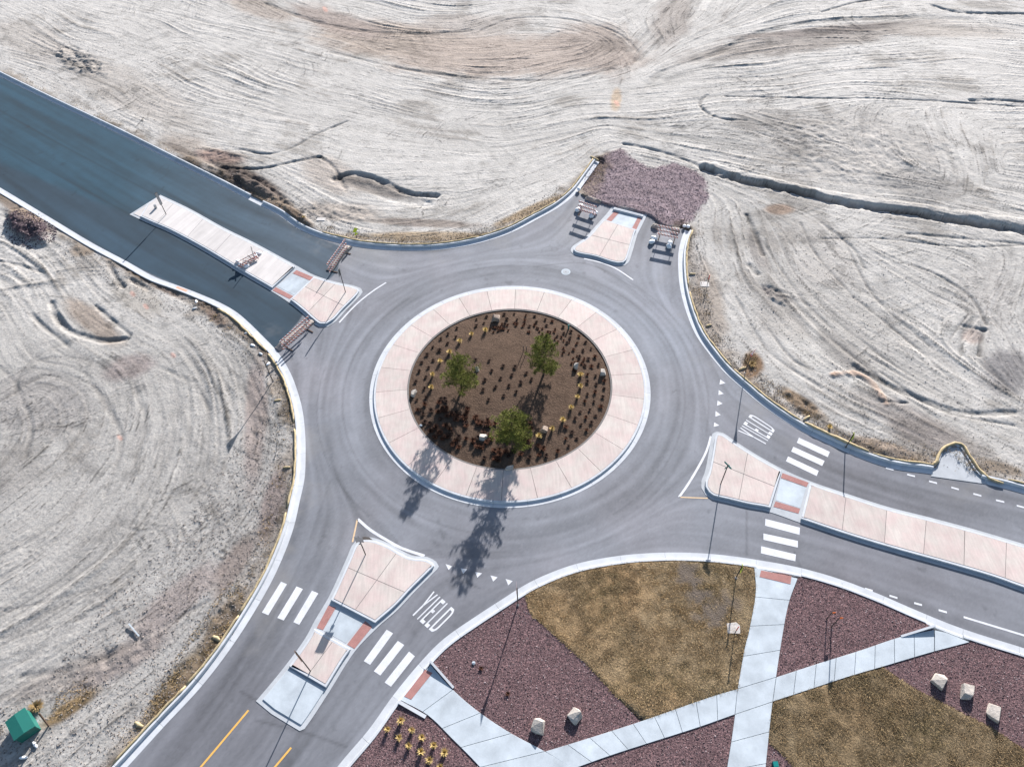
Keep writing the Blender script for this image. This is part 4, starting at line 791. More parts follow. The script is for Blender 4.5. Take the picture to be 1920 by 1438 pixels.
def lawncol(k):
    c = np.array([.225, .17, .105], np.float32)*k*(1+.5*lr1+.35*lr2+.25*lr3)[..., None]; c = c*(1+np.clip(lr3, 0, 1)[..., None]*np.array([.5, .1, -.3], np.float32)); return c*(1-mud[..., None])+mud[..., None]*np.array([.135, .11, .09], np.float32)
for P, k in ((L1, 1.0), (L2, .8)):
    m = inside(ccw(P)); mm = blur(m.astype(np.float32), 2); Zl = np.where(m, ZG+.02+.07*lr1+.05*lr2+.02*fine, ZG-.06).astype(np.float32); Zl = np.minimum(Zl, .145)
    grid_mesh('lawn_soil', mm > .02, Zl, np.clip(lawncol(k), .02, 1), MT['lawnsoilv'], kind='structure')
bareL = [((1225, 1145), 1.6), ((1260, 1160), 1.0), ((1290, 1075), .8), ((1325, 1078), .9), ((1155, 1255), 1.0), ((1395, 1160), 1.4), ((1585, 1345), .9), ((1570, 1395), .8), ((1500, 1330), .9)]
def blades(name, pts, h0, h1, wd, colf, **props):
    n = len(pts); a = rng2.uniform(0, 6.28, n); lean = rng2.uniform(.4, 1.7, n); hh = rng2.uniform(h0, h1, n); b = rng2.uniform(0, 6.28, n)
    dx, dy = np.cos(a)*wd/2, np.sin(a)*wd/2; tx, ty = np.cos(b)*lean*hh, np.sin(b)*lean*hh
    z = np.full(n, ZG-.01); V = np.stack([np.stack([pts[:, 0]-dx, pts[:, 1]-dy, z], -1), np.stack([pts[:, 0]+dx, pts[:, 1]+dy, z], -1), np.stack([pts[:, 0]+tx, pts[:, 1]+ty, z+hh], -1)], 1).reshape(-1, 3)
    return raw_mesh(name, V, np.arange(3*n, dtype=np.int32).reshape(-1, 3), MT['grass'], np.repeat(colf, 3, 0), **props)
for P, dens in ((L1, 1250), (L2, 1150)):
    p, ar = scatter(P, int(dens*inside(ccw(P)).sum()*G*G)); nb = vnoise(1.1, 3, 91); cl = vnoise(.45, 1, 92); bigc = vnoise(4, 2, 93)
    keep = np.ones(len(p), bool); dens_ = bil(nb, p[:, 0], p[:, 1])+bil(cl, p[:, 0], p[:, 1])*1.0
    keep &= rng2.random(len(p)) < np.clip(.80+dens_*1.1, .3, 1)
    keep &= rng2.random(len(p)) > bil(mud, p[:, 0], p[:, 1])*.93
    for c, r_ in bareL: c = np.array(W(*c)); q = np.linalg.norm(p-c, axis=1)/r_; keep &= (q+bil(nb, p[:, 0], p[:, 1])*1.2 > .8) | (rng2.random(len(p)) < .35)
    p = p[keep]; n = len(p); base = np.array([.345, .258, .155])[None]*(1.0 if P is L1 else .86)*rng2.uniform(.65, 1.35, (n, 1)); bc = bil(bigc, p[:, 0], p[:, 1])[:, None]
    base = base*(1+bc*.3)+np.clip(bc, 0, 1)*np.array([.05, .02, -.02])-np.clip(-bc, 0, 1)*np.array([.03, -.005, .02]); k = rng2.random(n) < .18; base[k] = base[k]*np.array([1.5, 1.45, 1.4])
    blades('dry_grass', p, .06, .15, .024, base, kind='stuff')

# ------------------------------------------------------------------ straw wattles along the kerb backs
def wattle(P, off, label, r=.095, n=0):
    Q = offset_line(P, off); pts = []
    for i, q in enumerate(Q): pts.append((q[0]+random.uniform(-.035, .035), q[1]+random.uniform(-.035, .035), .22+random.uniform(-.015, .02)))
    bm = bmesh.new(); tube_mesh(bm, pts, r, 7, .35); o = link('straw_wattle', bm, MT['straw'], smooth=True, label=label, category='straw wattle', group='straw wattles behind the kerbs'); return o
def wpx(P, p0, p1, off, label, **k): return wattle(cut(P, p0, p1)[::1], off, label, **k)
wpx(A, (600, 448), (740, 470), .80, 'tan straw wattle behind the north kerb nearest the northwest island'); wpx(A, (742, 470), (900, 455), .80, 'tan straw wattle along the lowest middle of the north kerb curve')
wpx(A, (905, 454), (1052, 386), .80, 'tan straw wattle climbing the north kerb towards the gravel'); wpx(A, (1060, 380), (1124, 304), .80, 'short tan straw wattle at the kerb end beside the purple gravel')
wpx(B, (1284, 432), (1275, 540), .80, 'straw wattle behind the kerb beside the right north barricade'); wpx(B, (1277, 548), (1357, 697), .80, 'straw wattle on the upper bend of the northeast kerb')
wpx(B, (1360, 700), (1490, 800), .80, 'straw wattle behind the kerb above the right YIELD lettering'); wpx(B, (1500, 806), (1628, 864), .80, 'frayed straw wattle above the northeast crosswalk', r=.15)
wpx(B, (1632, 866), (1745, 889), .80, 'straw wattle left of the drainage apron')
bm = bmesh.new(); q = spline(WL([(1745, 874), (1756, 866), (1760, 850), (1779, 836), (1800, 834), (1816, 856), (1832, 880), (1853, 899), (1880, 908)]), .35); tube_mesh(bm, [(p[0]+random.uniform(-.03, .03), p[1]+random.uniform(-.03, .03), .17) for p in q], .12, 7, .35)
link('straw_wattle', bm, MT['straw'], smooth=True, label='straw wattle bent round the pointed drainage apron at right', category='straw wattle', group='straw wattles behind the kerbs')
wpx(B, (1885, 917), (2150, 990), .80, 'straw wattle right of the drainage apron at the photo edge')
wpx(Cc, (423, 573), (515, 655), -.80, 'straw wattle behind the west kerb beside the dark new asphalt'); wpx(Cc, (520, 660), (570, 790), -.80, 'straw wattle along the upper west kerb bend'); wpx(Cc, (571, 800), (560, 950), -.80, 'straw wattle along the rightmost bulge of the west kerb')
wpx(Cc, (556, 965), (470, 1158), -.80, 'straw wattle beside the left crosswalk kerb'); wpx(Cc, (464, 1168), (365, 1300), -.80, 'straw wattle behind the kerb left of the nose of the southwest island'); wpx(Cc, (360, 1306), (230, 1446), -.80, 'straw wattle behind the kerb nearest the green cabinet')
for px, dx, lab, r_ in [((528, 752), (-13, 2), 'short straw wattle stub by the upper west kerb', .10), ((545, 878), (-14, 1), 'short straw wattle stub at the west kerb bulge', .10), ((401, 1194), (14, 8), 'short pale straw wattle stub left of the left crosswalk', .13), ((256, 1355), (14, 9), 'short pale straw wattle stub lying near the bottom left kerb', .13),
                       ((1108, 296), (14, 8), 'straw wattle stub at the top end of the kerb by the gravel', .12), ((1292, 517), (11, -1), 'straw wattle stub behind the kerb below the right barricade', .10), ((1323, 615), (10, -4), 'straw wattle stub midway down the northeast kerb', .10), ((1385, 696), (13, -5), 'straw wattle stub beside the tan brush on the northeast kerb', .11), ((1651, 850), (1, -9), 'straw wattle stub left of the drainage apron', .09), ((1505, 790), (12, -8), 'broken straw wattle stub above the northeast crosswalk', .10)]:
    a = np.array(W(*px)); b = np.array(W(px[0]+dx[0], px[1]+dx[1])); bm = bmesh.new(); tube_mesh(bm, [(*(a+(b-a)*t+np.array([random.uniform(-.03, .03)]*2)), .20) for t in np.linspace(0, 1, 5)], r_, 7, .3)
    link('straw_wattle', bm, MT['straw'], smooth=True, label=lab, category='straw wattle', group='short straw wattle stubs')

# dry tufts, clods and thatch behind the kerbs
def off_pts(P, d0, d1, n, r=rng2):
    P = np.asarray(P); k = r.integers(1, len(P)-1, n); T_ = P[k+1]-P[k-1]; T_ /= np.linalg.norm(T_, axis=1)[:, None]; d = r.uniform(0, 1, n)**1.4*(d1-d0)+d0
    return P[k]+np.stack([-T_[:, 1], T_[:, 0]], -1)*d[:, None]+r.normal(0, .15, (n, 2))
pts = np.concatenate([off_pts(cut(A, (330, 305), (1080, 362)), .9, 2.6, 1800), off_pts(cut(B, B_PX[0], (1950, 935)), .9, 2.6, 2600), off_pts(cut(Cc, (150, 440), (250, 1425)), -.9, -3.2, 3600)])
bb, _ = scatter(WL([(80, 1290), (200, 1120), (330, 1010), (470, 800), (530, 760), (530, 950), (450, 1130), (330, 1290), (220, 1440), (0, 1440), (0, 1330)]), 5200)
b3, _ = scatter(WL([(0, 60), (240, 60), (500, 330), (620, 420), (330, 290), (0, 130)]), 700); b4, _ = scatter(WL([(1300, 180), (1920, 180), (1920, 420), (1400, 330)]), 700); b5, _ = scatter(WL([(1300, 440), (1600, 440), (1920, 600), (1920, 860), (1600, 820)]), 1300)
pts = np.concatenate([pts, bb, b3, b4, b5]); pts = pts[~(bil(road_in, pts[:, 0], pts[:, 1])) & (bil(dk, pts[:, 0], pts[:, 1]) > .85)]
cc = np.array([.27, .235, .21])[None]*rng2.uniform(.5, 1.3, (len(pts), 1))
stones('soil_clods', pts, 0, .02, .065, MT['stonev'], zf=lambda x, y: terz(x, y), colr=cc, kind='stuff')
gp, _ = scatter(ccw(inset(np.array(GR), -.6)), 9000); gp = gp[bil(gm, gp[:, 0], gp[:, 1]) > rng2.random(len(gp))*.9]; stones('loose_gravel', gp, 0, .03, .07, MT['stonev'], zf=lambda x, y: terz(x, y), colr=rockcol(len(gp), (.22, .165, .172)), kind='stuff')
hp, _ = scatter(WL([(6, 425), (30, 398), (70, 400), (110, 430), (105, 455), (60, 470), (25, 460)]), 1300); hz = rockcol(len(hp), (.085, .062, .075))
stones('gravel_heap', hp, 0, .04, .10, MT['stonev'], zf=lambda x, y: terz(x, y), colr=hz, kind='stuff')
tp = np.concatenate([off_pts(cut(A, (592, 444), (1080, 362)), .85, 2.0, 4500), off_pts(cut(A, (20, 155), (592, 444)), .85, 1.6, 2200), off_pts(cut(B, (1275, 540), (1920, 926)), .9, 2.6, 6500), off_pts(cut(Cc, (420, 572), (250, 1425)), -.9, -2.4, 5000)])
b6, _ = scatter(WL([(430, 1090), (480, 1060), (470, 1130), (330, 1300), (240, 1400), (300, 1280)]), 3000); b7, _ = scatter(WL([(85, 1310), (170, 1270), (180, 1300), (110, 1350)]), 700); b8, _ = scatter(WL([(1395, 665), (1418, 670), (1420, 715), (1400, 705)]), 900); b9, _ = scatter(WL([(-40, 1360), (10, 1365), (14, 1400), (-40, 1420)]), 700)
tp = np.concatenate([tp, b6, b7, b8, b9]); nz_ = bil(vnoise(1.6, 3, 95), tp[:, 0], tp[:, 1]); tp = tp[(nz_ > -.06) & (~bil(road_in, tp[:, 0], tp[:, 1]))]; n = len(tp)
cb = np.array([.33, .24, .13])[None]*rng2.uniform(.45, 1.35, (n, 1)); ZG_ = ZG; ZG = .12; blades('dead_grass', tp, .06, .20, .05, cb, kind='stuff'); ZG = ZG_

# ------------------------------------------------------------------ boulders
def boulder(px, size, label, mat, seed, flat=.75, bed=False, z=None, group='boulders'):
    random.seed(seed); bm = bmesh.new(); J = lambda a: random.uniform(-a, a)
    for sx in (-1, 1):
        for sy in (-1, 1):
            for sz in (-1, 1):
                q = .80 if sz > 0 else 1.0; bm.verts.new((sx*q*(.84+J(.34)), sy*q*(.84+J(.34)), sz*.8+J(.26)))
    for _ in range(7):
        v0 = Vector((J(1), J(1), J(1))).normalized(); bm.verts.new(v0*random.uniform(.95, 1.12))
    r_ = bmesh.ops.convex_hull(bm, input=bm.verts); bmesh.ops.delete(bm, geom=[g for g in r_['geom_interior'] if isinstance(g, bmesh.types.BMVert)], context='VERTS')
    bmesh.ops.bevel(bm, geom=list(bm.edges), offset=.045, segments=1, affect='EDGES'); bmesh.ops.triangulate(bm, faces=bm.faces); bmesh.ops.subdivide_edges(bm, edges=bm.edges, cuts=1)
    for v_ in bm.verts: v_.co += Vector((J(.018), J(.018), J(.018)))
    x, y = W(*px, .3 if not bed else .4); zz = z if z is not None else (bedz(x, y) if bed else ZG)
    kz = .62 if bed else .85
    for v_ in bm.verts: v_.co = Vector((v_.co.x*size[0]*kz, v_.co.y*size[1]*kz, v_.co.z*size[2]*.62))
    o = link('boulder', bm, mat, label=label, category='boulder', group=group); o.location = (x, y, zz+size[2]*.28); o.rotation_euler = (random.uniform(-.2, .2), random.uniform(-.2, .2), random.uniform(-.35, .35) if bed else random.uniform(.2, 1.3)); return o
GB = 'boulders on the purple gravel'
boulder((1009, 1363), (.62, .5, .55), 'white angular boulder on purple gravel just above the meeting of two footpaths', MT['boulder'], 1, group=GB)
boulder((1078, 1341), (.6, .5, .5), 'white angular boulder right of the one by the path junction', MT['boulder'], 12, group=GB)
boulder((1762, 1277), (.7, .5, .5), 'largest pale boulder, leftmost of the row of three at right', MT['boulder'], 3, group=GB)
boulder((1815, 1297), (.6, .5, .5), 'pale boulder in the middle of the row of three at right', MT['boulder'], 4, group=GB)
boulder((1866, 1334), (.7, .5, .5), 'pale elongated boulder, rightmost of the row of three', MT['boulder'], 5, group=GB)
GC = 'boulders in the central planting bed'
for px, s_, lab, mk, sd in [((930, 597), (.65, .6, .6), 'brown boulder with a dark south face at the top rim of the bed', 'brownboulder', 6), ((775, 735), (.4, .65, .4), 'pale slab boulder on the left rim of the planting bed', 'boulder', 7), ((895, 694), (.3, .4, .4), 'small tan boulder right of the left pine', 'boulder', 8),
                            ((1080, 687), (.35, .6, .55), 'tan leaning boulder at the top of the right grass row', 'boulder', 9), ((1130, 697), (.4, .55, .5), 'grey boulder on the right rim of the planting bed', 'boulder', 10), ((906, 819), (.62, .5, .42), 'smooth pale boulder left of the lower pine', 'boulder', 11),
                            ((1021, 805), (.5, .5, .5), 'dark tan boulder right of the lower pine', 'brownboulder', 2), ((955, 876), (.65, .35, .4), 'flat grey boulder on the bottom rim of the bed', 'boulder', 13)]:
    boulder(px, s_, lab, MT[mk], sd, bed=True, group=GC)

# ------------------------------------------------------------------ grasses and shrubs
def tuft_mesh(name, n, r, h, wd, mat, seed, lean=1.0):
    random.seed(seed); V = []; F = []
    for k in range(n):
        a = random.uniform(0, 6.283); q = random.uniform(0, .25)*r; e = random.uniform(.35, 1)*r*lean; hh = h*random.uniform(.45, 1)*(1-.35*(e/r)**2); da = random.uniform(-.5, .5)
        x0, y0 = q*math.cos(a), q*math.sin(a); x1, y1 = e*.55*math.cos(a), e*.55*math.sin(a); x2, y2 = e*math.cos(a+da*.3), e*math.sin(a+da*.3); px_, py_ = -math.sin(a)*wd/2, math.cos(a)*wd/2
        i = len(V); V += [(x0-px_, y0-py_, -.03), (x0+px_, y0+py_, -.03), (x1+px_, y1+py_, hh*.8), (x1-px_, y1-py_, hh*.8), (x2, y2, hh)]; F += [(i, i+1, i+2, i+3), (i+3, i+2, i+4)]
    me = bpy.data.meshes.new(name); me.from_pydata(V, [], F); me.materials.append(mat); return me
YG = [tuft_mesh('grass_tuft', 90, .34, .55, .03, MT['yellowgrass'], s) for s in (1, 2, 3)]
RS = [tuft_mesh('red_shrub', 80, .30, .24, .04, MT['redshrub'], s, 1) for s in (4, 5, 6)]
DS = [tuft_mesh('dark_shrub', 80, .28, .20, .045, MT['darkshrub'], s, 1) for s in (7, 8, 9)]
random.seed(99)
def plant(me, px, z, label, cat, group, s=1.0, xy=None):
    x, y = xy if xy is not None else W(*px, z+.2); o = linkme(me.name.split('.')[0], me, None, label=label, category=cat, group=group, kind='thing'); o.location = (x, y, z if z > -1 else 0)
    o.rotation_euler = (0, 0, random.uniform(0, 6.28)); o.scale = (s*random.uniform(.85, 1.15),)*2+(s*random.uniform(.85, 1.2),); return o
Lc = [(610, 275), (515, 330), (435, 420), (360, 490), (300, 600), (290, 700), (720, 245)]; Rc = [(1475, 600), (1475, 690), (1450, 775), (1400, 860), (1335, 960), (1250, 1030), (1145, 1085)]
nmL = ['second', 'third', 'fourth', 'fifth', 'sixth', 'lowest', 'topmost']; nmR = ['topmost', 'second', 'third', 'fourth', 'fifth', 'sixth', 'lowest']
for lst, side, nmz in ((Lc, 'left', nmL), (Rc, 'right', nmR)):
    for k, (x, y) in enumerate(lst):
        px = (740+x/4.23, 560+y/4.23); xx, yy = W(*px, .5); plant(YG[k % 3], px, bedz(xx, yy), nmz[k]+' yellow grass tuft of the curved row on the '+side+' of the bed', 'ornamental grass', 'yellow grasses in the planting bed', 1.0, (xx, yy))
Bt = [((1285, 855), 'topmost, its shadow falling left'), ((1180, 925), 'leftmost, with the longest shadow'), ((1375, 930), 'wide, right of the topmost'), ((1270, 990), 'between the leftmost and the small one'), ((1455, 990), 'pale, fourth along the upper edge'), ((1350, 1055), 'small, in the middle'), ((1550, 1055), 'right, above the corner one'), ((1450, 1105), 'bushy, centre of the lower row'), ((1635, 1110), 'rightmost'), ((1515, 1170), 'lowest, cut by the lower rim'), ((1600, 1225), 'at the very bottom of the photo'), ((1400, 1222), 'low, at the bottom left'), ((1250, 1140), 'dark, in the long shadows')]
for k, ((x, y), lab) in enumerate(Bt[:11]):
    px = (450+x/4.267, 1150+y/4.267); plant(YG[k % 3], px, ZG, 'yellow grass tuft on the bottom gravel bed: '+lab, 'ornamental grass', 'yellow grasses on the bottom gravel bed', .95)
def inbed(x, y, m=8.5): return math.hypot(x-RC[0], y-RC[1]) < m
def sector(a):
    return ('right', 'upper right', 'top', 'upper left', 'left', 'lower left', 'bottom', 'lower right')[int(round(math.degrees(a) % 360/45)) % 8]
# rings of small dark plants
for rad_, a0, a1, st in ((8.25, -62, 118, .95), (7.55, -55, 120, .95), (6.85, -48, 100, 1.0), (8.2, 125, 205, 1.0), (7.4, 130, 200, 1.05)):
    n = int(math.radians(a1-a0)*rad_/st)
    for k in range(n):
        a = math.radians(a0+(a1-a0)*k/n)+random.uniform(-.02, .02); x = RC[0]+rad_*math.cos(a)+random.uniform(-.08, .08); y = RC[1]+rad_*math.sin(a)+random.uniform(-.08, .08)
        plant(RS[k % 3] if (k % 3 == 0 and a < 1.9) else DS[k % 3], None, bedz(x, y), 'small dark shrub in the '+{8.25: 'outermost', 8.2: 'outermost', 7.55: 'second', 7.4: 'second', 6.85: 'third'}[rad_]+' row at the '+sector(a)+' of the bed', 'shrub', 'small shrubs in rings round the bed', random.uniform(.7, 1.0), (x, y))
MID = [(860, 535), (955, 540), (1045, 590), (770, 570), (840, 630), (930, 605), (1000, 665), (905, 690), (800, 700), (715, 645), (700, 720), (865, 770), (745, 800), (965, 740), (1085, 640), (640, 480), (750, 490)]
for k, (x, y) in enumerate(MID):
    xx, yy = W(740+x/4.23, 560+y/4.23, .5); plant(DS[k % 3], None, bedz(xx, yy), ['first', 'second', 'third', 'fourth', 'fifth', 'sixth', 'seventh', 'eighth', 'ninth', 'tenth', 'eleventh', 'twelfth', 'thirteenth', 'fourteenth', 'fifteenth', 'sixteenth', 'seventeenth'][sorted(range(17), key=lambda q: MID[q][1]).index(k)]+' small dark shrub counting down the middle of the bed', 'shrub', 'dark shrubs in the middle of the bed', .95, (xx, yy))
for k in range(120):
    a = math.radians(random.uniform(195, 292)); r_ = random.uniform(4.6, 8.4)
    if a < math.radians(215) and r_ < 5.6: continue
    x = RC[0]+r_*math.cos(a); y = RC[1]+r_*math.sin(a); plant((RS if random.random() < .6 else DS)[k % 3], None, bedz(x, y), 'rusty shrub '+('near the rim' if r_ > 7.4 else 'in the middle' if r_ > 6 else 'at the inner edge')+' of the '+('left' if a < math.radians(225) else 'lower left' if a < math.radians(258) else 'bottom')+' thicket', 'shrub', 'rusty shrubs massed in the lower left bed', random.uniform(1.0, 1.35), (x, y))
for k in range(34):
    a = math.radians(random.uniform(52, 105)); r_ = random.uniform(6.0, 7.4); x = RC[0]+r_*math.cos(a); y = RC[1]+r_*math.sin(a)
    plant(RS[k % 3], None, bedz(x, y), 'low rusty shrub '+('left' if a > math.radians(88) else 'centre' if a > math.radians(70) else 'right')+', '+('outer' if r_ > 6.7 else 'inner')+' part of the patch at the top of the bed', 'shrub', 'low rusty shrubs at the top of the bed', .65, (x, y))
for k in range(24):
    a = math.radians(random.uniform(8, 50)); r_ = random.uniform(5.6, 7.2); x = RC[0]+r_*math.cos(a); y = RC[1]+r_*math.sin(a)
    plant(RS[k % 3], None, bedz(x, y), 'low rusty shrub '+('high' if a > math.radians(36) else 'midway' if a > math.radians(22) else 'low')+', '+('outer' if r_ > 6.4 else 'inner')+' part of the patch right of the tall pine', 'shrub', 'low rusty shrubs right of the tall pine', .6, (x, y))
for k, (x, y) in enumerate([(902, 1251), (952, 1299)]): plant(RS[k], (x, y), ZG, ['small reddish shrub on the gravel beside the teal valve lid', 'small orange shrub on the gravel left of the two boulders'][k], 'shrub', 'small shrubs on the gravel', .8)

# ------------------------------------------------------------------ pines
def pine(px, h, rad_, label, seed):
    random.seed(seed); x, y = W(*px, .3); z0 = bedz(x, y)-.05; root = empty('pine_tree', (x, y, z0), label=label, category='pine tree', group='pines in the planting bed')
    bm = bmesh.new(); cyl(bm, (0, 0, 0), (.03, 0, h*.5), .11, .07, 8); cyl(bm, (.03, 0, h*.5), (0, 0, h*.97), .07, .015, 8)
    V = []; F = []; 
    def burst(p, d, L, n):
        for _ in range(n):
            q = (d*random.uniform(.2, 1)+Vector((random.uniform(-1, 1), random.uniform(-1, 1), random.uniform(-.5, 1)))*.9).normalized()*L*random.uniform(.6, 1.1)
            s_ = q.cross(Vector((random.uniform(-1, 1), random.uniform(-1, 1), 1))).normalized()*.009; i = len(V)
            V.extend([p-s_, p+s_, p+q+s_*.6, p+q-s_*.6]); F.append((i, i+1, i+2, i+3))
    nb = int(h*15)
    for b in range(nb):
        t = .12+.86*(b+random.random())/nb; zc = h*t; prof = math.sin(min(1, (1-t)*1.25+.08)*math.pi*.62)**.9; L = rad_*prof*random.uniform(.62, 1.15)
        if t < .25: L *= .5+1.8*t
        a = random.uniform(0, 6.283); up = random.uniform(.1, .5); d = Vector((math.cos(a), math.sin(a), up)).normalized(); p0 = Vector((0, 0, zc-.1)); p1 = p0+d*L
        cyl(bm, p0, p1, .022, .008, 4)
        m = max(3, int(L/.16))
        for k in range(m):
            u = (k+1)/m
            if u < .3 and random.random() < .5: continue
            p = p0+d*L*u; burst(p, d, .21, 13)
            if random.random() < .85:
                sd = Vector((-d.y, d.x, random.uniform(-.1, .5))).normalized()*random.choice((-1, 1)); l2_ = L*.34*(1.15-u*.6)*random.uniform(.5, 1.2)
                for w_ in (.35, .7, 1.05): burst(p+sd*l2_*w_, (d+sd).normalized(), .19, 12)
    burst(Vector((0, 0, h*.95)), Vector((0, 0, 1)), .25, 16)
    link('trunk', bm, MT['bark'], root); me = bpy.data.meshes.new('crown'); me.from_pydata([tuple(v_) for v_ in V], [], F); linkme('crown', me, MT['needles'], root)
pine((866, 733), 4.6, 1.7, 'broad pine in the left half of the planting bed', 1); pine((1019, 704), 5.2, 1.45, 'slender pine with a visible trunk at the upper right of the bed', 2); pine((961, 838), 4.7, 1.75, 'densest pine at the bottom of the bed, casting the long shadow across the road', 3)

# ------------------------------------------------------------------ small things
def sign(px, h, label, kind, yaw, z=.15, group='road signs'):
    x, y = W(*px, z); root = empty('road_sign', (x, y, z), yaw, label=label, category='road sign'); root['group'] = group
    bm = bmesh.new(); cyl(bm, (0, 0, -.1), (0, 0, h), .04, seg=6); link('post', bm, MT['darksteel'], root)
    bm = bmesh.new(); box(bm, (0, 0, .01), (.16, .16, .02)); link('base_plate', bm, MT['steel'], root)
    def tri(s, y0, y1, mat, nm, zc):
        bm = bmesh.new(); P = [(-s, .577*s), (s, .577*s), (0, -1.155*s)]; a = [bm.verts.new((p[0], y0, zc+p[1])) for p in P]; b = [bm.verts.new((p[0], y1, zc+p[1])) for p in P]
        bm.faces.new(a); bm.faces.new(b[::-1])
        for i in range(3): bm.faces.new((a[i], b[i], b[(i+1) % 3], a[(i+1) % 3]))
        bmesh.ops.recalc_face_normals(bm, faces=bm.faces); link(nm, bm, mat, root)
    if kind == 'yield':
        zc = h-.25; tri(.46, -.045, -.035, MT['signback'], 'sign_plate', zc); tri(.455, -.05, -.046, MT['red'], 'red_border', zc); tri(.26, -.055, -.051, MT['white'], 'white_field', zc)
    elif kind == 'rect':
        bm = bmesh.new(); box(bm, (0, -.04, h-.4), (.62, .012, .78)); link('sign_plate', bm, MT['signback'], root); bm = bmesh.new(); box(bm, (0, -.049, h-.4), (.58, .004, .74)); link('sign_face', bm, MT['white'], root)
    elif kind == 'ped':
        bm = bmesh.new(); box(bm, (0, -.04, h-.28), (.5, .012, .5), ry=math.pi/4); link('sign_plate', bm, MT['lime'], root); bm = bmesh.new(); box(bm, (0, -.04, h-.78), (.4, .012, .2)); link('arrow_plaque', bm, MT['lime'], root)
    elif kind == 'names':
        for k, a in enumerate((0, math.pi/2)):
            bm = bmesh.new(); box(bm, (0, 0, h-.1-.25*k), (.75 if k == 0 else .5, .02, .18), rz=a+2.1); link('name_blade', bm, MT['teal'], root)
    elif kind == 'panel':
        bm = bmesh.new(); box(bm, (0, -.04, h-.75), (.3, .03, 1.5)); link('sign_plate', bm, MT['wood'], root); bm = bmesh.new(); box(bm, (0, -.058, h-.75), (.26, .004, 1.44)); link('sign_face', bm, MT['signback'], root)
    elif kind == 'keep':
        bm = bmesh.new(); box(bm, (0, -.04, h-.4), (.62, .012, .78)); link('sign_plate', bm, MT['signback'], root); bm = bmesh.new(); box(bm, (0, -.1, h-.95), (.2, .05, .12)); link('hazard_marker', bm, MT['steel'], root)
    return root
sign((648, 548.5), 3.1, 'tall sign post at the rounded east end of the northwest island', 'rect', -1.8)
sign((685.6, 1040), 2.95, 'sign post whose square shadow falls on the small pink slab', 'keep', -.15)
sign((582.4, 1258), 3.9, 'sign post with a narrow panel at the lower slab of the southwest island', 'panel', -1.01)
sign((971, 1134), 3.0, 'yield sign post where gravel and lawn meet behind the south kerb', 'yield', -1.6)
sign((512, 715), 2.9, 'yield sign post behind the west kerb, its triangular shadow on bare soil', 'yield', -1.17)
sign((1351, 908), 2.9, 'post with teal street name blades on the pink east island', 'names', 0)
sign((1397, 699), 2.9, 'red bordered yield sign behind the northeast kerb', 'yield', .75)
sign((1586, 838), 1.9, 'lime crossing sign above the northeast crosswalk', 'ped', 1.2); sign((1380, 1083), 2.0, 'lime crossing sign on the lawn near the footpath top', 'ped', 1.3); sign((669, 446), 1.3, 'lime sign behind the north kerb right of the barricade', 'ped', .8)
sign((312, 403), 2.9, 'sign post with a brown narrow panel at the west tip of the northwest island', 'panel', .9)
def marker(px, h, label, pad, dirx=0, z=.12):
    x, y = W(*px, z); root = empty('marker_post', (x, y, z), .4, label=label, category='marker post', group='utility marker posts')
    bm = bmesh.new(); cyl(bm, (0, 0, -.1), (0, 0, h*.55), .03, seg=6); link('post', bm, MT['darksteel'], root); bm = bmesh.new(); box(bm, (0, 0, h*.78), (.09, .03, h*.5)); link('red_cap', bm, MT['red'], root)
    if pad:
        x, y = W(*pad, z); o = prism('valve_pad', np.array([(-.35, -.25), (.3, -.3), (.38, .15), (.22, .32), (-.3, .28)])*1.3, 0, .06, MT['padc'], bev=.02, label='white concrete pad by the '+label, category='concrete pad'); o.location = (x, y, z-.02); o['group'] = 'white concrete pads'
marker((1377, 1188), 1.3, 'red capped post on the lawn left of the footpath', (1375, 1178)); marker((1326.7, 532), 1.1, 'red capped post behind the upper northeast kerb', (1321, 533))
x, y = W(602, 412, .12); o = prism('valve_pad', np.array([(-.5, -.25), (.45, -.28), (.5, .2), (-.4, .28)]), 0, .06, MT['padc'], bev=.02, label='white concrete pad behind the north kerb above the upper northwest barricade', category='concrete pad'); o.location = (x, y, .15); o['group'] = 'white concrete pads'
plant(YG[0], (570, 408), .15, 'lone yellow weed beside the white pad on the north kerb', 'weed', 'weeds', .9)
plant(YG[1], (1556, 800), .15, 'pale weed tangle in the frayed straw above the crosswalk', 'weed', 'weeds', .9)
for px, lab, h in (((1550, 1160), 'thin dark stake left of the orange flagged stake on the gravel triangle', 1.2), ((1559, 1175), 'dark stake with an orange flag on the gravel triangle', 1.7)):
    x, y = W(*px, ZG); root = empty('survey_stake', (x, y, ZG), label=lab, category='stake', group='stakes on the gravel triangle'); bm = bmesh.new(); cyl(bm, (0, 0, -.05), (0, 0, h), .035, seg=6); link('stake', bm, MT['darksteel'], root)
    if 'orange' in lab: bm = bmesh.new(); box(bm, (.12, 0, h-.1), (.26, .02, .2), ry=.3); link('flag', bm, MT['orange'], root)
for px, lab in (((981, 660), 'left of the twin short black stakes in the bed'), ((987, 661), 'right of the twin short black stakes in the bed')):
    x, y = W(*px, .4); root = empty('survey_stake', (x, y, bedz(x, y)), label=lab, category='stake', group='twin stakes in the bed'); bm = bmesh.new(); cyl(bm, (0, 0, -.05), (.02, 0, .8), .03, seg=6); link('stake', bm, MT['darksteel'], root)
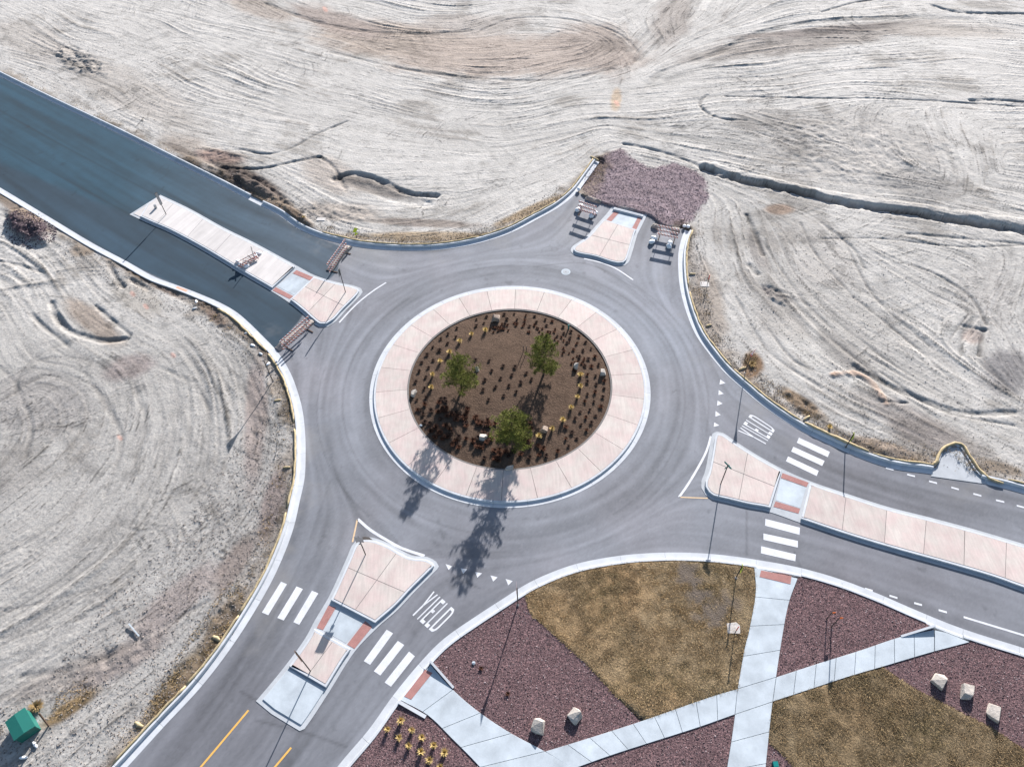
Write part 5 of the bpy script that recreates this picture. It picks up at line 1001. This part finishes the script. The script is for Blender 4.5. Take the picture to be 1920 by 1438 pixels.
# green utility cabinet
T4 = [np.array(W(*p, 1.1)) for p in ((8, 1353), (45, 1325), (65, 1360), (25, 1388))]; cb_ = sum(T4)/4; root = empty('utility_cabinet', (cb_[0], cb_[1], .1), label='green metal utility cabinet at the lower left corner', category='utility cabinet')
loc = [p-cb_ for p in T4]; prism('cabinet_body', inset(np.array(loc), .05), 0, .86, MT['green'], root, bev=.015)
bm = bmesh.new(); P = ccw(np.array(loc)); ap = (P[0]+P[1]+P[2]+P[3])/4
a_ = [bm.verts.new((*p, .87)) for p in P]; b_ = [bm.verts.new((*p, .93)) for p in P]; e1 = bm.verts.new((*((P[0]+P[1])/2), 1.02)); e2 = bm.verts.new((*((P[2]+P[3])/2), 1.02)); bm.faces.new(a_[::-1])
for i in range(4): bm.faces.new((a_[i], a_[(i+1) % 4], b_[(i+1) % 4], b_[i]))
bm.faces.new((b_[0], b_[1], e1)); bm.faces.new((b_[2], b_[3], e2)); bm.faces.new((b_[1], b_[2], e2, e1)); bm.faces.new((b_[3], b_[0], e1, e2)); bmesh.ops.recalc_face_normals(bm, faces=bm.faces); link('cabinet_lid', bm, MT['green'], root)
prism('concrete_plinth', inset(np.array(loc), -.08), -.1, .03, MT['gutter'], root)
x, y = W(91, 1361, .15); bm = bmesh.new(); box(bm, (0, 0, .75), (.10, .06, 1.7)); o = link('wooden_stake', bm, MT['wood'], label='weathered brown wooden stake leaning beside the green cabinet', category='stake'); o.location = (x, y, .1); o.rotation_euler = (-.25, .05, .1)
me = tuft_mesh('brush_pile', 220, .55, .45, .04, MT['haypile'], 21); o = linkme('brush_pile', me, None, label='tan brush pile behind the green cabinet', category='brush pile'); o.location = (*W(70, 1324, .2), .12); o.scale = (1.2, .9, 1)
me = tuft_mesh('brush_pile', 160, .5, .4, .04, MT['haypile'], 22); o = linkme('brush_pile', me, None, label='tan brush on the northeast kerb bank below the red yield sign', category='brush pile'); o.location = (*W(1410, 683, .2), .12)
def bag(px, s_, label, mat, seed, z=.15, cat='debris', group='pale debris by the west kerb', name='sandbag'):
    random.seed(seed); bm = bmesh.new(); bmesh.ops.create_icosphere(bm, subdivisions=2, radius=1)
    for v_ in bm.verts: v_.co = Vector((v_.co.x*s_[0], v_.co.y*s_[1], max(-.5, v_.co.z)*s_[2]))*(1+random.uniform(-.12, .12))
    x, y = W(*px, z); o = link(name, bm, mat, smooth=True, label=label, category=cat, group=group); o.location = (x, y, z+s_[2]*.45); o.rotation_euler = (0, 0, random.uniform(0, 3)); return o
for k, (px, lab) in enumerate([((368, 566), 'pale wrapped bundle behind the west kerb, topmost of the scattered pieces'), ((365, 579), 'pale flat scrap just below the topmost bundle'), ((462, 625), 'grey block behind the kerb left of the lower northwest barricade'), ((474, 648), 'white crumpled bag midway along the scattered pieces'), ((489, 664), 'grey scrap below the white crumpled bag'), ((503, 683), 'lowest grey block of the scattered pieces by the west kerb')]):
    bag(px, (.26, .13, .08), lab, MT['gutter'] if k in (1, 2, 4) else MT['white'], 40+k, name='debris')
bag((66, 1396), (.28, .1, .08), 'crumpled white plastic in the shadow of the green cabinet', MT['white'], 50, group='white plastic scraps', name='debris'); bag((45, 1420), (.28, .1, .08), 'crumpled white plastic below the other near the cabinet', MT['white'], 51, group='white plastic scraps', name='debris')
bag((1085, 356), (.28, .2, .2), 'white bag stacked on the kerb end left of the purple gravel', MT['white'], 52, group='white bags', name='sandbag', cat='sandbag'); bag((1283, 425), (.2, .2, .16), 'left white bag on top of the right kerb end', MT['white'], 53, group='white bags', cat='sandbag'); bag((1290, 426), (.2, .2, .16), 'right white bag on top of the right kerb end', MT['white'], 54, group='white bags', cat='sandbag')
bm = bmesh.new(); box(bm, (0, 0, .05), (1.3, .09, .06)); o = link('pale_board', bm, MT['walk'], label='thin pale board lying on the clods of the lower left field', category='board'); o.location = (*W(254, 1183), .2); o.rotation_euler = (0, .05, -.75)
bm = bmesh.new(); box(bm, (0, 0, .12), (.3, .3, .3)); o = link('valve_box', bm, MT['teal'], label='small teal valve box on gravel at the bottom edge beside the lawn', category='valve box'); o.location = (*W(1452, 1434), .1)
for px, lab in (((1066, 616), 'small dark green riser near the right pine at the top of the bed'), ((789, 797), 'small pale green lid on the lower left rim of the bed'), ((888, 1242), 'small pale teal lid on the gravel beside the reddish shrub')):
    bm = bmesh.new(); cyl(bm, (0, 0, 0), (0, 0, .5 if 'riser' in lab else .08), .07 if 'riser' in lab else .12, seg=8); box(bm, (0, 0, .5 if 'riser' in lab else .09), (.16, .05, .04)); o = link('irrigation_fitting', bm, MT['teal'] if 'riser' in lab else MT['walk'], label=lab, category='irrigation fitting', group='irrigation fittings'); x, y = W(*px, .2); o.location = (x, y, bedz(x, y) if inbed(x, y, 9) else ZG)
prism('orange_paint_mark', ccw(np.array(WL([(332, 537), (352, 544), (349, 548), (329, 541)], .15))), .1505, .1545, MT['orangewash'], kind='structure')
# ------------------------------------------------------------------ barricades
def barricade(a_px, b_px, label, wd=None, h=1.5):
    a, b = np.array(W(*a_px)), np.array(W(*b_px)); L = np.linalg.norm(b-a); ang = math.atan2(*(b-a)[::-1]); c = (a+b)/2
    root = empty('barricade', (c[0], c[1], .01), ang, label=label, category='barricade', group='striped road closure barricades')
    for k in range(3): bm = bmesh.new(); box(bm, (0, -.04, h-.12-.5*k), (L, .03, .22)); link('plank', bm, MT['stripe'], root)
    for s in (-1, 1):
        bm = bmesh.new(); box(bm, (s*L*.36, 0, h/2), (.06, .05, h)); link('upright', bm, MT['steel'], root); bm = bmesh.new(); box(bm, (s*L*.36, 0, .03), (.07, 1.3, .05)); link('foot', bm, MT['wood'], root)
    return root
barricade((1084, 397), (1117, 408), 'striped barricade left of the north island, in front of the gravel'); barricade((1231, 443), (1270, 451), 'striped barricade right of the north island, beside the kerb end')
barricade((618, 516), (652, 468), 'striped barricade across the upper lane of the northwest leg'); barricade((532, 660), (585, 612), 'striped barricade across the lower lane of the northwest leg')
for k, (px, lab) in enumerate([((1089, 388), 'sandbag on the left rear foot of the left north barricade'), ((1083, 395), 'sandbag on the left front foot of the left north barricade'), ((1115, 400), 'sandbag on the right rear foot of the left north barricade'), ((1109, 406), 'sandbag on the right front foot of the left north barricade'),
                               ((1226, 448), 'sandbag on the left rear foot of the right north barricade'), ((1222, 455), 'sandbag on the left front foot of the right north barricade'), ((1256, 457), 'sandbag on the right rear foot of the right north barricade'), ((1254, 463), 'sandbag on the right front foot of the right north barricade')]):
    bag(px, (.36, .26, .24), lab, MT['white'], 60+k, z=.03, group='white sandbags on barricade feet', cat='sandbag')
# asphalt berms behind the barricades
def berm(px, wd, h, label):
    a, b = np.array(W(*px[0])), np.array(W(*px[1])); n = 9; bm = bmesh.new(); d = (b-a)/np.linalg.norm(b-a); nn = np.array([-d[1], d[0]]); R = []
    for k in range(n):
        p = a+(b-a)*k/(n-1); e = .35 if k in (0, n-1) else 1; R.append([bm.verts.new((*(p+nn*u*wd*random.uniform(.9, 1.1)), zz*h*e*random.uniform(.85, 1.15))) for u, zz in ((-.5, 0), (-.38, .75), (0, 1), (.38, .75), (.5, 0))])
    for A_, B_ in zip(R, R[1:]):
        for q in range(4): bm.faces.new((A_[q], A_[q+1], B_[q+1], B_[q]))
    bm.faces.new(R[0]); bm.faces.new(R[-1][::-1]); bmesh.ops.recalc_face_normals(bm, faces=bm.faces); link('asphalt_berm', bm, MT['timber'], label=label, category='berm', group='low berms closing the lanes')
berm(((520, 655), (587, 602)), .7, .32, 'low grey berm across the lower lane of the northwest leg'); berm(((617, 508), (654, 462)), .65, .32, 'low dark berm across the upper lane of the northwest leg')
berm(((1098, 372), (1127, 381)), .5, .35, 'short berm behind the left north barricade'); berm(((1222, 424), (1237, 429)), .55, .35, 'short berm left behind the right north barricade'); berm(((1258, 431), (1275, 433)), .5, .35, 'short berm right behind the right north barricade')
# folded barricade stack on the northwest island
x, y = W(468, 492, .16); root = empty('folded_barricades', (x, y, .16), .75, label='pile of folded striped barricades on the northwest island', category='barricade')
random.seed(4)
for k in range(4): bm = bmesh.new(); box(bm, (random.uniform(-.2, .2), -.25+.16*k, .25+.1*k), (2.2, .04, .22), rx=random.uniform(.3, 1.0), rz=random.uniform(-.12, .12)); link('plank', bm, MT['stripe'], root)
for k in range(4): bm = bmesh.new(); box(bm, (-.9+.6*k, 0, .35), (.06, 1.0, .06), rx=random.uniform(-.4, .5), rz=random.uniform(-.3, .3)); link('leg', bm, MT['steel'], root)
bm = bmesh.new(); box(bm, (.7, .1, .85), (.05, .05, 1.4), ry=.1); link('upright', bm, MT['steel'], root)
for k, (px, lab) in enumerate([((447, 492), 'white sandbag at the left end of the folded barricades'), ((453, 498), 'white sandbag below the left end of the folded barricades'), ((486, 476), 'white sandbag right of the folded barricades'), ((480, 482), 'grey white sandbag under the right end of the folded barricades'), ((463, 500), 'white sandbag in front of the folded barricades')]):
    bag(px, (.32, .22, .18), lab, MT['white'], 80+k, z=.17, group='white sandbags round the folded barricades', cat='sandbag')
bm = bmesh.new(); cyl(bm, (0, 0, 0), (0, 0, .45), .16, .14, 12); o = link('bucket', bm, MT['signback'], label='small grey bucket near the west tip of the northwest island', category='bucket'); o.location = (*W(293, 391, .15), .16)
